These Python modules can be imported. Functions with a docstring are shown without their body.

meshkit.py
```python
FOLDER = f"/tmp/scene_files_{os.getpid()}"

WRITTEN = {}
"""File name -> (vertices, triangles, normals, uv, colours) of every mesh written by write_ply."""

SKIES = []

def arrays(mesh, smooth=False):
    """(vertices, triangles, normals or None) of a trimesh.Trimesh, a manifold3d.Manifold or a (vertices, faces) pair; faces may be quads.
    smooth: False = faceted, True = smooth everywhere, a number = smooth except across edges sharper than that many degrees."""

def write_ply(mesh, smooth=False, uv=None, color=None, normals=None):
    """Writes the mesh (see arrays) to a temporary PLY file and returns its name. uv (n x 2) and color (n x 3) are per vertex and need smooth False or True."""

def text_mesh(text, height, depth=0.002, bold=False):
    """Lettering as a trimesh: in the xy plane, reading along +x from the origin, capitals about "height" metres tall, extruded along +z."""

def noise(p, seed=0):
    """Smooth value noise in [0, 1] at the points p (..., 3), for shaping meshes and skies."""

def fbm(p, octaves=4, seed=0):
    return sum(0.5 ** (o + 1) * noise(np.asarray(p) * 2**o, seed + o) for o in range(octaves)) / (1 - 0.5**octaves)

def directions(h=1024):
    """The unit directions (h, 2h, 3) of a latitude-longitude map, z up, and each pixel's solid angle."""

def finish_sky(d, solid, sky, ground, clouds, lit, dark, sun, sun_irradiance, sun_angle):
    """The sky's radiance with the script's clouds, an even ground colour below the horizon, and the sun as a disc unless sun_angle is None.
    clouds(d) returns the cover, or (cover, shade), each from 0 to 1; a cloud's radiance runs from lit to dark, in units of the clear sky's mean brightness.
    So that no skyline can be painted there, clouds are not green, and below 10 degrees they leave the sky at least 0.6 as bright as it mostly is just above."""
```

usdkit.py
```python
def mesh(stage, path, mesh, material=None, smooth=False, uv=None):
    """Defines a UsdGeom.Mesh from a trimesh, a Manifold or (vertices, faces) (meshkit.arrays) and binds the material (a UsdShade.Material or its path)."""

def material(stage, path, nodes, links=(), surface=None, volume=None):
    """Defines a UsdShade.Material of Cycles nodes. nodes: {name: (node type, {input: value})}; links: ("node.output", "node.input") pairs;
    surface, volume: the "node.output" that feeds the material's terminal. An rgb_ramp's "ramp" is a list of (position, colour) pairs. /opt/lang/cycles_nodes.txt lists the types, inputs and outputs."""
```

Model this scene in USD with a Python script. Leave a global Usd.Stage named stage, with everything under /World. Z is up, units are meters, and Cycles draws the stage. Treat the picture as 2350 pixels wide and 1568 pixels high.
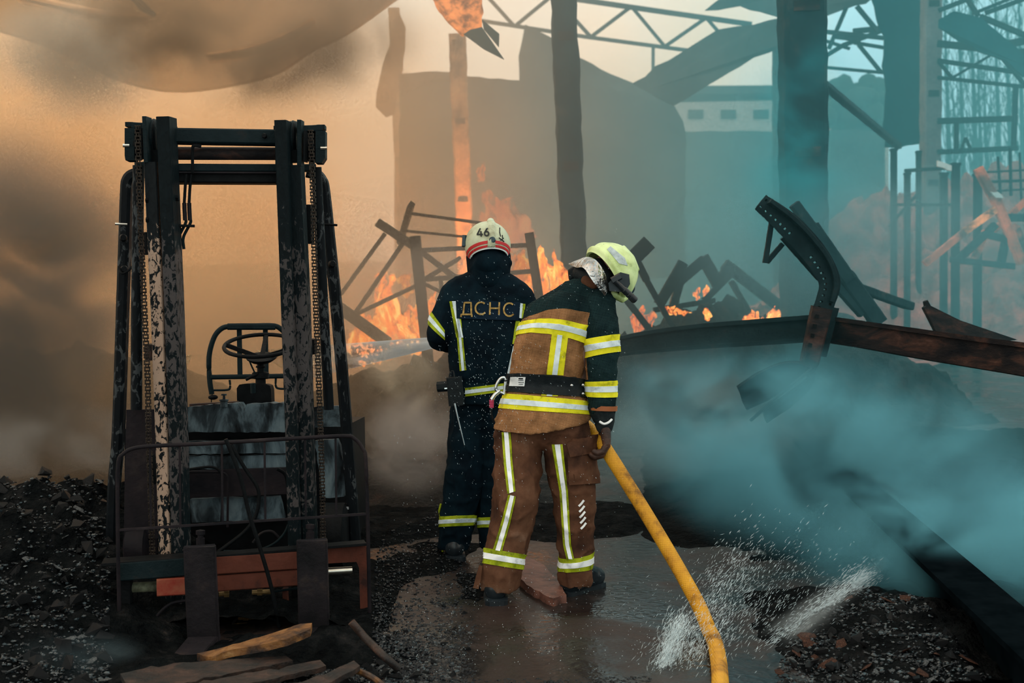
import math
import numpy as np, trimesh, manifold3d as m3, usdkit, meshkit
from shapely.geometry import Polygon
from pxr import Usd, UsdGeom, UsdLux, UsdShade, Gf, Sdf, Vt

stage = Usd.Stage.CreateInMemory()
UsdGeom.Xform.Define(stage, '/World')
# ------------------------------------------------------------------ camera, sky, sun, exposure
FPX, CX, CY, EYE = 3000.0, 1175.0, 784.0, np.array([0.0, 0.0, 1.77])
PITCH, ROLL = math.atan(224 / 3000.0), math.radians(1.2)
FWD = np.array([0, math.cos(PITCH), -math.sin(PITCH)])
UP0 = np.array([0, math.sin(PITCH), math.cos(PITCH)])
RIGHT = math.cos(ROLL) * np.array([1.0, 0, 0]) - math.sin(ROLL) * UP0
UPV = math.sin(ROLL) * np.array([1.0, 0, 0]) + math.cos(ROLL) * UP0
cam = UsdGeom.Camera.Define(stage, '/World/camera')
cam.CreateHorizontalApertureAttr(36.0)
cam.CreateVerticalApertureAttr(36.0 * 1568 / 2350)
cam.CreateFocalLengthAttr(36.0 * FPX / 2350)
cam.CreateFStopAttr(3.2)
cam.CreateFocusDistanceAttr(6.6)
cam.CreateClippingRangeAttr((0.05, 1000))
cam.CreateExposureAttr(0.0)
cam.AddTransformOp().Set(Gf.Matrix4d(*RIGHT, 0, *UPV, 0, *(-FWD), 0, *EYE, 1))

SKY_STRENGTH, SUN_INTENSITY = 1.5, 0.9
_sky = usdkit.material(stage, '/World/Looks/sky_air', {
    "tc": ("texture_coordinate", {}), "mp": ("mapping", {"location": (8.22, 4.26, 12.78)}),
    "n": ("noise_texture", {"scale": 2.3, "detail": 4.0, "roughness": 0.5, "distortion": 0.3}),
    "r": ("rgb_ramp", {"ramp": [(0.42, (0.55, 0.80, 0.86)), (0.50, (0.88, 0.82, 0.71)), (0.60, (1.0, 0.77, 0.56)), (0.75, (1.0, 0.69, 0.45))]}),
    "b": ("background_shader", {"strength": SKY_STRENGTH})},
    [("tc.generated", "mp.vector"), ("mp.vector", "n.vector"), ("n.fac", "r.fac"), ("r.color", "b.color")], surface="b.background")
sky = UsdLux.DomeLight.Define(stage, '/World/sky')
sky.CreateIntensityAttr(1.0)
UsdShade.MaterialBindingAPI.Apply(sky.GetPrim()).Bind(_sky)
sun = UsdLux.DistantLight.Define(stage, '/World/sun')
sun.CreateIntensityAttr(SUN_INTENSITY)
sun.CreateAngleAttr(6.0)
sun.CreateColorAttr(Gf.Vec3f(1.0, 0.98, 0.95))
sun.AddRotateXYZOp().Set((58, 0, -28))       # high behind the camera, a little to its left

# ------------------------------------------------------------------ helpers
def P(px, py, y):
    """the point of the place that lies y metres ahead on the line through a pixel of the photograph"""
    d = FWD + RIGHT * ((px - CX) / FPX) + UPV * ((CY - py) / FPX)
    return EYE + d * (y / d[1])
def G(px, py, z=0.0):
    d = FWD + RIGHT * ((px - CX) / FPX) + UPV * ((CY - py) / FPX)
    return EYE + d * ((z - EYE[2]) / d[2])
def PX(n, y):
    return n * y / FPX
def nrm(v):
    v = np.asarray(v, float); return v / (np.linalg.norm(v) + 1e-12)
names, origins = {}, {}
def numbered(parent, name):
    k = names.get((parent, name), 0); names[(parent, name)] = k + 1
    return f'{parent}/{name}' + (f'_{k:03d}' if k else '')
def arr(m):
    if isinstance(m, m3.Manifold):
        t = m.to_mesh(); return np.array(t.vert_properties[:, :3], float), np.array(t.tri_verts, int)
    if isinstance(m, trimesh.Trimesh):
        return np.array(m.vertices), np.array(m.faces)
    return np.asarray(m[0], float), np.asarray(m[1], int)
def cat(*ms):
    vs, fs, n = [], [], 0
    for m in ms:
        v, f = arr(m)
        if f.shape[1] == 4: f = np.vstack([f[:, [0, 1, 2]], f[:, [0, 2, 3]]])
        vs.append(v); fs.append(f + n); n += len(v)
    return np.vstack(vs), np.vstack(fs)
def tag(prim, label=None, category=None, group=None, kind=None):
    for k, v in (('label', label), ('category', category), ('group', group), ('kind', kind)):
        if v: prim.SetCustomDataByKey(k, v)
    return prim
def thing(name, label, category, group=None, at=(0, 0, 0), rot=None, scale=None):
    x = UsdGeom.Xform.Define(stage, numbered('/World', name))
    x.AddTranslateOp().Set(Gf.Vec3d(*map(float, at)))
    origins[str(x.GetPath())] = np.array(at, float)
    return tag(x.GetPrim(), label, category, group)
def obj(parent, name, m, material, smooth=30, label=None, kind=None):
    """one Mesh prim under parent (a prim) or under /World; points are given in world space"""
    up = '/World' if parent is None else str(parent.GetPath())
    v, f = arr(m)
    off = origins.get('/'.join(up.split('/')[:3]), 0.0)
    prim = usdkit.mesh(stage, numbered(up, name), (v - off, f), material, smooth).GetPrim()
    return tag(prim, label, kind=kind)
def single(name, m, material, label, category, group=None, smooth=30, kind=None):
    return tag(obj(None, name, m, material, smooth), label, category, group, kind)
def struct(name, m, material, smooth=False, label=None):
    return tag(obj(None, name, m, material, smooth), label, kind='structure')

# ---- shapes
def prism(profile, a, b, u, v, profile2=None):
    """closed profile (n,2) in axes u, v swept from a to b"""
    p = np.asarray(profile, float); p2 = p if profile2 is None else np.asarray(profile2, float)
    n = len(p)
    A = a + p[:, :1] * u + p[:, 1:] * v
    B = b + p2[:, :1] * u + p2[:, 1:] * v
    V = np.vstack([A, B, [A.mean(0)], [B.mean(0)]])
    F = []
    for i in range(n):
        j = (i + 1) % n
        F += [[i, j, n + j], [i, n + j, n + i], [2 * n, j, i], [2 * n + 1, n + i, n + j]]
    return V, np.array(F)
def chamfer(w, t, c=0.12):
    c = c * min(w, t); w, t = w / 2, t / 2
    return [(-w + c, -t), (w - c, -t), (w, -t + c), (w, t - c), (w - c, t), (-w + c, t), (-w, t - c), (-w, -t + c)]
def bar(a, b, w, t, c=0.12, w2=None, t2=None, face=None):
    """chamfered bar from a to b; w across the view, t along the view (or along face)"""
    a, b = np.asarray(a, float), np.asarray(b, float)
    ax = nrm(b - a)
    fw = FWD if face is None else nrm(face)
    v = nrm(fw - ax * np.dot(fw, ax)); u = np.cross(ax, v)
    return prism(chamfer(w, t, c), a, b, u, v, chamfer(w2 or w, t2 or t, c))
def pbar(x0, y0, x1, y1, wpx, d0, t, d1=None, c=0.12, w2px=None):
    d1 = d0 if d1 is None else d1
    return bar(P(x0, y0, d0), P(x1, y1, d1), PX(wpx, d0), t, c, PX(w2px or wpx, d1), t)
def channel(a, b, w, t, th, open_dir=1):
    """C-section steel: web towards the viewer, two flanges behind"""
    ax = nrm(np.asarray(b) - a); v = nrm(FWD - ax * np.dot(FWD, ax)); u = np.cross(ax, v)
    pr = [(-w / 2, 0), (w / 2, 0), (w / 2, t), (w / 2 - th, t), (w / 2 - th, th), (-w / 2 + th, th), (-w / 2 + th, t), (-w / 2, t)]
    return sweep([a, b], pr, v)
def spline(pts, n=8):
    p = np.asarray(pts, float)
    if len(p) < 3: return p
    q = np.vstack([2 * p[0] - p[1], p, 2 * p[-1] - p[-2]])
    out = []
    for i in range(1, len(q) - 2):
        for t in np.linspace(0, 1, n, endpoint=False):
            a, b, c, d = q[i - 1:i + 3]
            out.append(0.5 * (2 * b + (c - a) * t + (2 * a - 5 * b + 4 * c - d) * t * t + (3 * b - a - 3 * c + d) * t ** 3))
    return np.array(out + [p[-1]])
def sweep(path, profile, up=(0, 0, 1.0), scale=None, caps=True, twist=None):
    path = np.asarray(path, float); pr = np.asarray(profile, float); n = len(pr)
    t = np.gradient(path, axis=0); t /= np.linalg.norm(t, axis=1, keepdims=True) + 1e-12
    u = np.cross(t, np.asarray(up, float)); bad = np.linalg.norm(u, axis=1) < 1e-3
    u[bad] = np.cross(t[bad], [0.3, 1, 0.1]); u /= np.linalg.norm(u, axis=1, keepdims=True)
    v = np.cross(u, t)
    s = np.ones(len(path)) if scale is None else np.asarray(scale, float)
    V = (path[:, None] + s[:, None, None] * (pr[None, :, :1] * u[:, None] + pr[None, :, 1:] * v[:, None])).reshape(-1, 3)
    i, j = np.meshgrid(np.arange(len(path) - 1), np.arange(n), indexing='ij')
    a, b = i * n + j, i * n + (j + 1) % n
    F = np.concatenate([np.stack([a, b, b + n], -1).reshape(-1, 3), np.stack([a, b + n, a + n], -1).reshape(-1, 3)])
    if caps:
        pg = Polygon(pr)
        try:
            cv, cf = trimesh.creation.triangulate_polygon(pg, engine='earcut')
            k = [int(np.argmin(((pr - c) ** 2).sum(1))) for c in cv]
            cf = np.array([[k[x] for x in tri] for tri in cf])
            F = np.vstack([F, cf, cf[:, ::-1] + (len(path) - 1) * n])
        except Exception:
            pass
    m = trimesh.Trimesh(V, F, process=False)
    if m.volume < 0: F = F[:, ::-1]
    return V, F
def circle(r, n=8):
    a = np.arange(n) * 2 * np.pi / n
    return np.stack([np.cos(a) * r, np.sin(a) * r], 1)
def tube(path, r, n=8, scale=None):
    path = np.asarray(path, float)
    d = path[-1] - path[0]
    up = (0, 0, 1.0) if abs(nrm(d)[2]) < 0.8 else (0.2, 1.0, 0)
    return sweep(path, circle(r, n), up, scale)
def rod(a, b, r, n=10):
    return tube(np.array([a, b], float), r, n)
def disc(center, axis, r, t, n=20, bevel=0.15):
    ax = nrm(axis); c = np.asarray(center, float)
    h = [(-t / 2, r * (1 - bevel)), (-t / 2 + t * bevel, r), (t / 2 - t * bevel, r), (t / 2, r * (1 - bevel))]
    return lathe(c, ax, [(-t / 2, 0.0)] + h + [(t / 2, 0.0)], n)
def lathe(center, axis, prof, n=20):
    """prof: (distance along the axis, radius) pairs"""
    ax = nrm(axis); u = nrm(np.cross(ax, [0.31, 0.12, 0.9])); v = np.cross(ax, u)
    a = np.arange(n) * 2 * np.pi / n
    ring = np.cos(a)[:, None] * u + np.sin(a)[:, None] * v
    V = np.vstack([np.asarray(center) + ax * h + ring * max(r, 1e-5) for h, r in prof])
    k = len(prof)
    i, j = np.meshgrid(np.arange(k - 1), np.arange(n), indexing='ij')
    p, q = i * n + j, i * n + (j + 1) % n
    F = np.concatenate([np.stack([p, q, q + n], -1).reshape(-1, 3), np.stack([p, q + n, p + n], -1).reshape(-1, 3)])
    if trimesh.Trimesh(V, F, process=False).volume < 0: F = F[:, ::-1]
    return V, F
def box(c, size, axes=None):
    m = trimesh.creation.box(size); v = np.array(m.vertices)
    if axes is not None: v = v @ np.asarray(axes)
    return v + np.asarray(c), np.array(m.faces)
def rag(poly, step, amp, seed=0, keep=()):
    """a pixel outline with broken edges"""
    r = np.random.default_rng(seed); out = []
    n = len(poly)
    for i in range(n):
        a, b = np.array(poly[i], float), np.array(poly[(i + 1) % n], float)
        out.append(a)
        if i in keep: continue
        L = np.linalg.norm(b - a); k = int(L / step)
        nn = np.array([-(b - a)[1], (b - a)[0]]) / (L + 1e-9)
        for t in range(1, k):
            out.append(a + (b - a) * (t / k) + nn * r.normal() * amp)
    return out
def plate(poly, depth, thick, bend=0.0, seed=0):
    """an outlined sheet standing at its own distance, with real thickness; depth: metres or function of the pixel"""
    pg = Polygon(poly).buffer(0)
    if pg.geom_type != 'Polygon': pg = max(pg.geoms, key=lambda g: g.area)
    pts, f = trimesh.creation.triangulate_polygon(pg, engine='earcut')
    d = [depth(x, y) if callable(depth) else depth for x, y in pts]
    front = np.array([P(x, y, k) for (x, y), k in zip(pts, d)])
    if bend: front = front + FWD * (bend * (meshkit.noise(front * 0.9, seed) - 0.5))[:, None]
    back = front + FWD * thick
    n = len(pts)
    ring = list(np.array(pg.exterior.coords)[:-1])
    idx = [int(np.argmin(((pts - r) ** 2).sum(1))) for r in ring]
    F = [f, f[:, ::-1] + n]
    S = []
    for a, b in zip(idx, idx[1:] + idx[:1]): S += [[a, b, b + n], [a, b + n, a + n]]
    V, F = np.vstack([front, back]), np.vstack(F + [np.array(S)])
    m = trimesh.Trimesh(V, F, process=False); m.fix_normals()
    return np.array(m.vertices), np.array(m.faces)
def sphere(c, r, sub=2, scale=(1, 1, 1)):
    m = trimesh.creation.icosphere(sub, 1.0)
    return np.array(m.vertices) * r * np.asarray(scale) + np.asarray(c), np.array(m.faces)

# ---- materials
def mat(name, ramp, scale=6.0, detail=5.0, rough=0.6, bump=0.0, bscale=None, metallic=0.0, spec=0.08, distortion=0.0, stretch=None, space='object', coat=0.0, rough_ramp=None):
    nodes = {"tc": ("texture_coordinate", {}), "geo": ("geometry", {}), "map": ("mapping", {"scale": stretch or (1, 1, 1)}),
             "n": ("noise_texture", {"scale": scale, "detail": min(detail, 5), "roughness": 0.62, "distortion": distortion}),
             "r": ("rgb_ramp", {"ramp": ramp}),
             "p": ("principled_bsdf", {"roughness": rough, "metallic": metallic, "specular_ior_level": spec, "coat_weight": coat})}
    src = "geo.position" if space == 'world' else "tc.object"
    links = [(src, "map.vector"), ("map.vector", "n.vector"), ("n.fac", "r.fac"), ("r.color", "p.base_color")]
    if rough_ramp:
        nodes["rr"] = ("rgb_ramp", {"ramp": [(a, (b, b, b)) for a, b in rough_ramp]}); nodes["bw"] = ("rgb_to_bw", {})
        links += [("n.fac", "rr.fac"), ("rr.color", "bw.color"), ("bw.val", "p.roughness")]
    if bump:
        nodes["bn"] = ("noise_texture", {"scale": bscale or scale * 3, "detail": 2.5, "roughness": 0.65})
        nodes["b"] = ("bump", {"strength": 1.0, "distance": bump})
        links += [("map.vector", "bn.vector"), ("bn.fac", "b.height"), ("b.normal", "p.normal")]
    return usdkit.material(stage, '/World/Looks/' + name, nodes, links, surface="p.BSDF")
def plain(name, color, rough=0.6, metallic=0.0, spec=0.5, emit=None):
    d = {"base_color": color, "roughness": rough, "metallic": metallic, "specular_ior_level": spec}
    return usdkit.material(stage, '/World/Looks/' + name, {"p": ("principled_bsdf", d)}, surface="p.BSDF")
def smoke_mat(name, color, density, center, radius, scale=2.0, lo=0.4, hi=0.65, power=1.0, absorb=(0, 0, 0), aniso=0.0, stretch=(1, 1, 1), rot=(0, 0, 0), detail=4.0, distort=0.6, seed=(0, 0, 0)):
    """smoke that thins out from its middle: a soft ellipsoid times noise"""
    c, r = np.asarray(center, float), np.asarray(radius, float)
    nodes = {"geo": ("geometry", {}),
             "sub": ("vector_math", {"math_type": "subtract", "vector2": tuple(c)}),
             "rot": ("vector_rotate", {"rotate_type": "euler_xyz", "rotation": tuple(rot)}),
             "div": ("vector_math", {"math_type": "divide", "vector2": tuple(r)}),
             "len": ("vector_math", {"math_type": "length"}),
             "fall": ("map_range", {"from_min": 1.0, "from_max": 0.15, "to_min": 0.0, "to_max": 1.0, "clamp": True, "range_type": "smoothstep"}),
             "str": ("vector_math", {"math_type": "multiply_add", "vector2": tuple(stretch), "vector3": tuple(seed)}),
             "n": ("noise_texture", {"scale": scale, "detail": min(detail, 3.0), "roughness": 0.55, "distortion": distort}),
             "mr": ("map_range", {"from_min": lo, "from_max": hi, "to_min": 0.0, "to_max": 1.0, "clamp": True, "range_type": "smoothstep"}),
             "mul": ("math", {"math_type": "multiply"}),
             "den": ("math", {"math_type": "multiply", "value2": density}),
             "v": ("principled_volume", {"color": color, "absorption_color": absorb, "anisotropy": aniso})}
    links = [("geo.position", "sub.vector1"), ("sub.vector", "rot.vector"), ("rot.vector", "div.vector1"), ("div.vector", "len.vector1"), ("len.value", "fall.value"),
             ("rot.vector", "str.vector1"), ("str.vector", "n.vector"), ("n.fac", "mr.value"), ("mr.result", "mul.value1"), ("fall.result", "mul.value2"),
             ("mul.value", "den.value1"), ("den.value", "v.density")]
    return usdkit.material(stage, '/World/Looks/' + name, nodes, links, volume="v.volume")
# ------------------------------------------------------------------ materials of the place
MAT = {}
MAT['concrete'] = mat('wet_concrete', [(0.32, (0.002, 0.0022, 0.0026)), (0.47, (0.006, 0.0048, 0.0045)), (0.57, (0.016, 0.010, 0.0085)), (0.75, (0.034, 0.019, 0.015))], scale=2.0, detail=8, rough=0.4, spec=0.22, bump=0.004, bscale=22, space='world', distortion=0.6, rough_ramp=[(0.38, 0.12), (0.62, 0.5)])
MAT['ash'] = mat('charred_rubble', [(0.35, (0.0015, 0.002, 0.0025)), (0.55, (0.0045, 0.0055, 0.006)), (0.68, (0.012, 0.012, 0.0125)), (0.82, (0.05, 0.04, 0.035))], scale=9, detail=9, rough=0.7, spec=0.02, bump=0.03, bscale=30, space='world')
MAT['burnt_brown'] = mat('burnt_brown_rubble', [(0.35, (0.0015, 0.0022, 0.0028)), (0.55, (0.006, 0.0058, 0.006)), (0.72, (0.035, 0.018, 0.013))], scale=5, detail=9, rough=0.6, bump=0.03, bscale=20, space='world')
MAT['steel'] = mat('burnt_steel_sky_tint', [(0.35, (0.003, 0.008, 0.010)), (0.60, (0.006, 0.013, 0.0155)), (0.78, (0.018, 0.016, 0.015))], scale=7, detail=7, rough=0.5, bump=0.003, bscale=40, space='world')  # slight teal in the colour stands in for bluish sky reflection
MAT['rust'] = mat('scorched_rust', [(0.35, (0.007, 0.008, 0.010)), (0.52, (0.020, 0.016, 0.016)), (0.63, (0.055, 0.028, 0.022)), (0.75, (0.12, 0.06, 0.045))], scale=4.5, detail=9, rough=0.55, bump=0.004, bscale=30, stretch=(1, 1, 2.2), space='world', distortion=0.5)
MAT['col_dark'] = mat('sooty_column', [(0.35, (0.008, 0.022, 0.028)), (0.6, (0.014, 0.035, 0.042)), (0.72, (0.05, 0.055, 0.055))], scale=3, detail=8, rough=0.8, bump=0.01, bscale=12, space='world')
MAT['col_pale'] = mat('scorched_column_fire_tint', [(0.35, (0.10, 0.06, 0.045)), (0.5, (0.34, 0.19, 0.11)), (0.7, (0.50, 0.29, 0.16))], scale=2.2, detail=8, rough=0.8, bump=0.01, bscale=12, space='world')  # orange light of the fire is partly put into the column colour
MAT['col_grey'] = mat('grey_column', [(0.4, (0.16, 0.15, 0.16)), (0.7, (0.24, 0.23, 0.24))], scale=2, rough=0.8, space='world')
MAT['sheet'] = mat('sooty_roof_sheet', [(0.35, (0.035, 0.045, 0.048)), (0.65, (0.075, 0.082, 0.082))], scale=0.8, detail=6, rough=0.75, bump=0.02, bscale=3, space='world')
MAT['sheet_teal'] = mat('blue_green_sheet', [(0.35, (0.004, 0.055, 0.075)), (0.65, (0.008, 0.085, 0.11))], scale=1.2, detail=6, rough=0.7, bump=0.02, bscale=3, space='world')
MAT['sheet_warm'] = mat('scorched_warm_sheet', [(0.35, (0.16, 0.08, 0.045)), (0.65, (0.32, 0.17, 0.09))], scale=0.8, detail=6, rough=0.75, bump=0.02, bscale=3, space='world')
MAT['far_wall'] = mat('far_pale_wall', [(0.4, (0.55, 0.47, 0.43)), (0.7, (0.66, 0.56, 0.52))], scale=0.3, rough=0.9, space='world')
MAT['wall'] = mat('sooty_wall', [(0.35, (0.045, 0.05, 0.05)), (0.7, (0.09, 0.085, 0.08))], scale=0.7, detail=7, rough=0.9, space='world')
MAT['tree'] = mat('bare_branches', [(0.4, (0.02, 0.05, 0.06)), (0.7, (0.04, 0.08, 0.09))], scale=3, rough=0.9)
MAT['bush'] = mat('hazy_foliage', [(0.4, (0.03, 0.05, 0.045)), (0.7, (0.06, 0.08, 0.07))], scale=3, rough=0.9)

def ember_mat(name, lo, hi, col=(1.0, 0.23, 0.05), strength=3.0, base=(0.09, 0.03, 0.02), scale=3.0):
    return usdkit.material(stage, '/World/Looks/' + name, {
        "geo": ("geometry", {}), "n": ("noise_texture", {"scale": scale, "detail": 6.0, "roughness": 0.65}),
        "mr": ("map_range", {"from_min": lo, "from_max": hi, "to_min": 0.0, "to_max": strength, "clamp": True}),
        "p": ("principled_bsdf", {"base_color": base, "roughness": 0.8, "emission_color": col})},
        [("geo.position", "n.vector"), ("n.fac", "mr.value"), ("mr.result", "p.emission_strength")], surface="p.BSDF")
MAT['ember'] = ember_mat('glowing_timber', 0.42, 0.7, (1.0, 0.20, 0.06), 0.8, (0.22, 0.07, 0.05), 2.5)
MAT['ember_hot'] = ember_mat('burning_timber', 0.40, 0.62, (1.0, 0.30, 0.07), 1.3, (0.30, 0.10, 0.05), 5)
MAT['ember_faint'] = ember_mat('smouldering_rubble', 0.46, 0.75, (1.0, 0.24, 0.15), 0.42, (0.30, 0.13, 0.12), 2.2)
MAT['painted_lit_edge'] = mat('torn_edge_painted_light', [(0.4, (0.40, 0.20, 0.10)), (0.6, (0.68, 0.38, 0.20))], scale=4, rough=0.8, space='world')  # orange light on the torn edges is put into this pale colour

# ------------------------------------------------------------------ the ground and the walls that still stand
def slab():
    xs = np.concatenate([[-45, -14], np.linspace(-7, 7, 57), [14, 60]]); ys = np.concatenate([[-6, 0], np.linspace(4.5, 12, 31), [16, 25, 60, 160]])
    X, Y = np.meshgrid(xs, ys, indexing='ij')
    Z = np.where((abs(X) < 7.1) & (Y > 4.4) & (Y < 12.1), (meshkit.fbm(np.stack([X * 0.7, Y * 0.7, X * 0], -1), 3, 5) - 0.5) * 0.025, 0.0)
    V = np.stack([X, Y, Z], -1).reshape(-1, 3); n = len(ys)
    i, j = np.meshgrid(np.arange(len(xs) - 1), np.arange(n - 1), indexing='ij'); a = (i * n + j).ravel()
    return V, np.concatenate([np.stack([a, a + n, a + n + 1], -1), np.stack([a, a + n + 1, a + 1], -1)])
struct('floor', slab(), MAT['concrete'], smooth=True, label='wet reddish brown concrete floor strewn with ash')

def quadbox(px0, py0, px1, py1, d, thick):
    return plate([(px0, py0), (px1, py0), (px1, py1), (px0, py1)], d, thick)
# the back wall of the hall, broken off at the top
bw = [(905, 296), (1000, 299), (1180, 296), (1300, 303), (1420, 300), (1560, 302), (1700, 300), (1780, 303), (1890, 300), (1960, 296), (2010, 303), (2030, 318), (2035, 690), (905, 690)]
struct('wall_back', plate(rag(bw, 30, 2.0, 3, keep=(11, 12, 13)), 40, 0.4), MAT['wall'], label='low sooty wall broken off behind the columns')

# columns of the hall: lower ends stand on the floor, upper ends run out of the picture
def column(x0t, x1t, yt, x0b, x1b, yb, d, m, label, depth=0.4, cap=None):
    """left and right edge in pixels at two heights; carried on down to the floor"""
    ct, cb = P((x0t + x1t) / 2, yt, d), P((x0b + x1b) / 2, yb, d)
    s = (0 - cb[2]) / (ct[2] - cb[2]); base = cb + (ct - cb) * s
    top = ct + (ct - cb) * (0.12 if yt <= 0 else 0)
    w = (PX(x1t - x0t, d) + PX(x1b - x0b, d)) / 2
    t = thing('column', label, 'column', 'columns of the burnt hall', at=base)
    r = np.random.default_rng(int(x0t))
    pr = np.array(chamfer(w, depth, 0.1)); ax = nrm(top - base); v = nrm(np.array([0, 1.0, 0]) - ax * ax[1]); u = np.cross(ax, v)
    k = 40; path = [base + (top - base) * q for q in np.linspace(0, 1, k)]
    V, F = sweep(path, pr[:, ::-1] if False else pr, v)
    V = V + (meshkit.noise(V * 6, int(x0t))[:, None] - 0.5) * 0.03 * u
    obj(t, 'shaft', (V, F), m, 20)
    for z in np.arange(1.2, 6, 1.4):                     # the steel plates cast into it
        c = base + ax * z - v * (depth / 2 + 0.004)
        obj(t, 'bracket_plate', bar(c - u * w * 0.3, c + u * w * 0.3, 0.10, 0.014), MAT['rust'])
    return t
column(1792, 1888, 0, 1797, 1893, 640, 13, MAT['col_dark'], 'dark sooty concrete column wrapped in blue smoke, widest one in the photo', 0.42)
column(1265, 1322, 0, 1284, 1340, 480, 14.5, MAT['col_dark'], 'dark scorched column right of centre, above the firefighter in brown', 0.38)
column(1031, 1068, 80, 1045, 1083, 480, 24, MAT['col_pale'], 'pale scorched column beside the flames, orange fire light put into its colour', 0.36)
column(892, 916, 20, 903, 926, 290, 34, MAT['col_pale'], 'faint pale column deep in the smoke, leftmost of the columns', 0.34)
column(2117, 2157, 0, 2114, 2153, 560, 21, MAT['col_grey'], 'smooth grey column beside the hanging blue sheet', 0.3)
column(1775, 1795, 110, 1776, 1796, 560, 26, MAT['sheet'], 'slim grey column half hidden by the widest dark column', 0.3)

# ------------------------------------------------------------------ fallen roof
def roof_sheet(name, poly, d, m, label, thick=0.06, step=22, amp=1.6, seed=1, keep=(), bend=0.5):
    return single(name, plate(rag(poly, step, amp, seed, keep), d, thick, bend, seed), m, label, 'roof sheet', smooth=40)
roof_sheet('roof_sheet', [(915, 170), (1000, 166), (1100, 178), (1192, 184), (1190, 130), (1197, 100), (1205, 58), (1265, 82), (1320, 125), (1400, 168), (1455, 190), (1545, 242), (1566, 280), (1575, 330), (1570, 640), (915, 640)], 29, MAT['sheet'], 'wide sagging grey roof sheet hanging behind the two centre columns', seed=2)
roof_sheet('roof_sheet', [(1452, 190), (1560, 122), (1648, 66), (1735, 50), (1806, 36), (1806, 96), (1700, 152), (1545, 244)], lambda x, y: 27 - (x - 1450) * 0.012, MAT['sheet'], 'long grey roof slab slanting down from the widest column to the left', seed=3, step=30)
roof_sheet('roof_sheet', [(1618, 24), (1662, -10), (1806, -10), (1806, 40), (1770, 30), (1700, 12), (1650, 22)], 26, MAT['sheet'], 'grey torn roof edge at the top left of the widest column', seed=4)
roof_sheet('roof_sheet', [(1884, -10), (2010, -10), (1990, 6), (1945, 18), (1886, 42)], 24, MAT['sheet'], 'grey roof edge at the top right of the widest column', seed=5)
roof_sheet('roof_sheet', [(1998, -10), (2119, -10), (2117, 328), (2060, 338), (2033, 336), (2031, 270), (2035, 205), (2026, 150), (2031, 82), (2020, 66), (2012, 40)], 21.5, MAT['sheet_teal'], 'tall hanging blue green sheet beside the smooth grey column', seed=6, keep=(0, 1), bend=0.2)
roof_sheet('roof_sheet', [(2156, 44), (2188, 26), (2252, 40), (2312, 92), (2352, 128), (2352, 176), (2310, 138), (2252, 118), (2156, 62)], 20, MAT['sheet_teal'], 'torn dark sheet draped over the steel frame at the top right', seed=7, bend=0.2)

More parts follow.
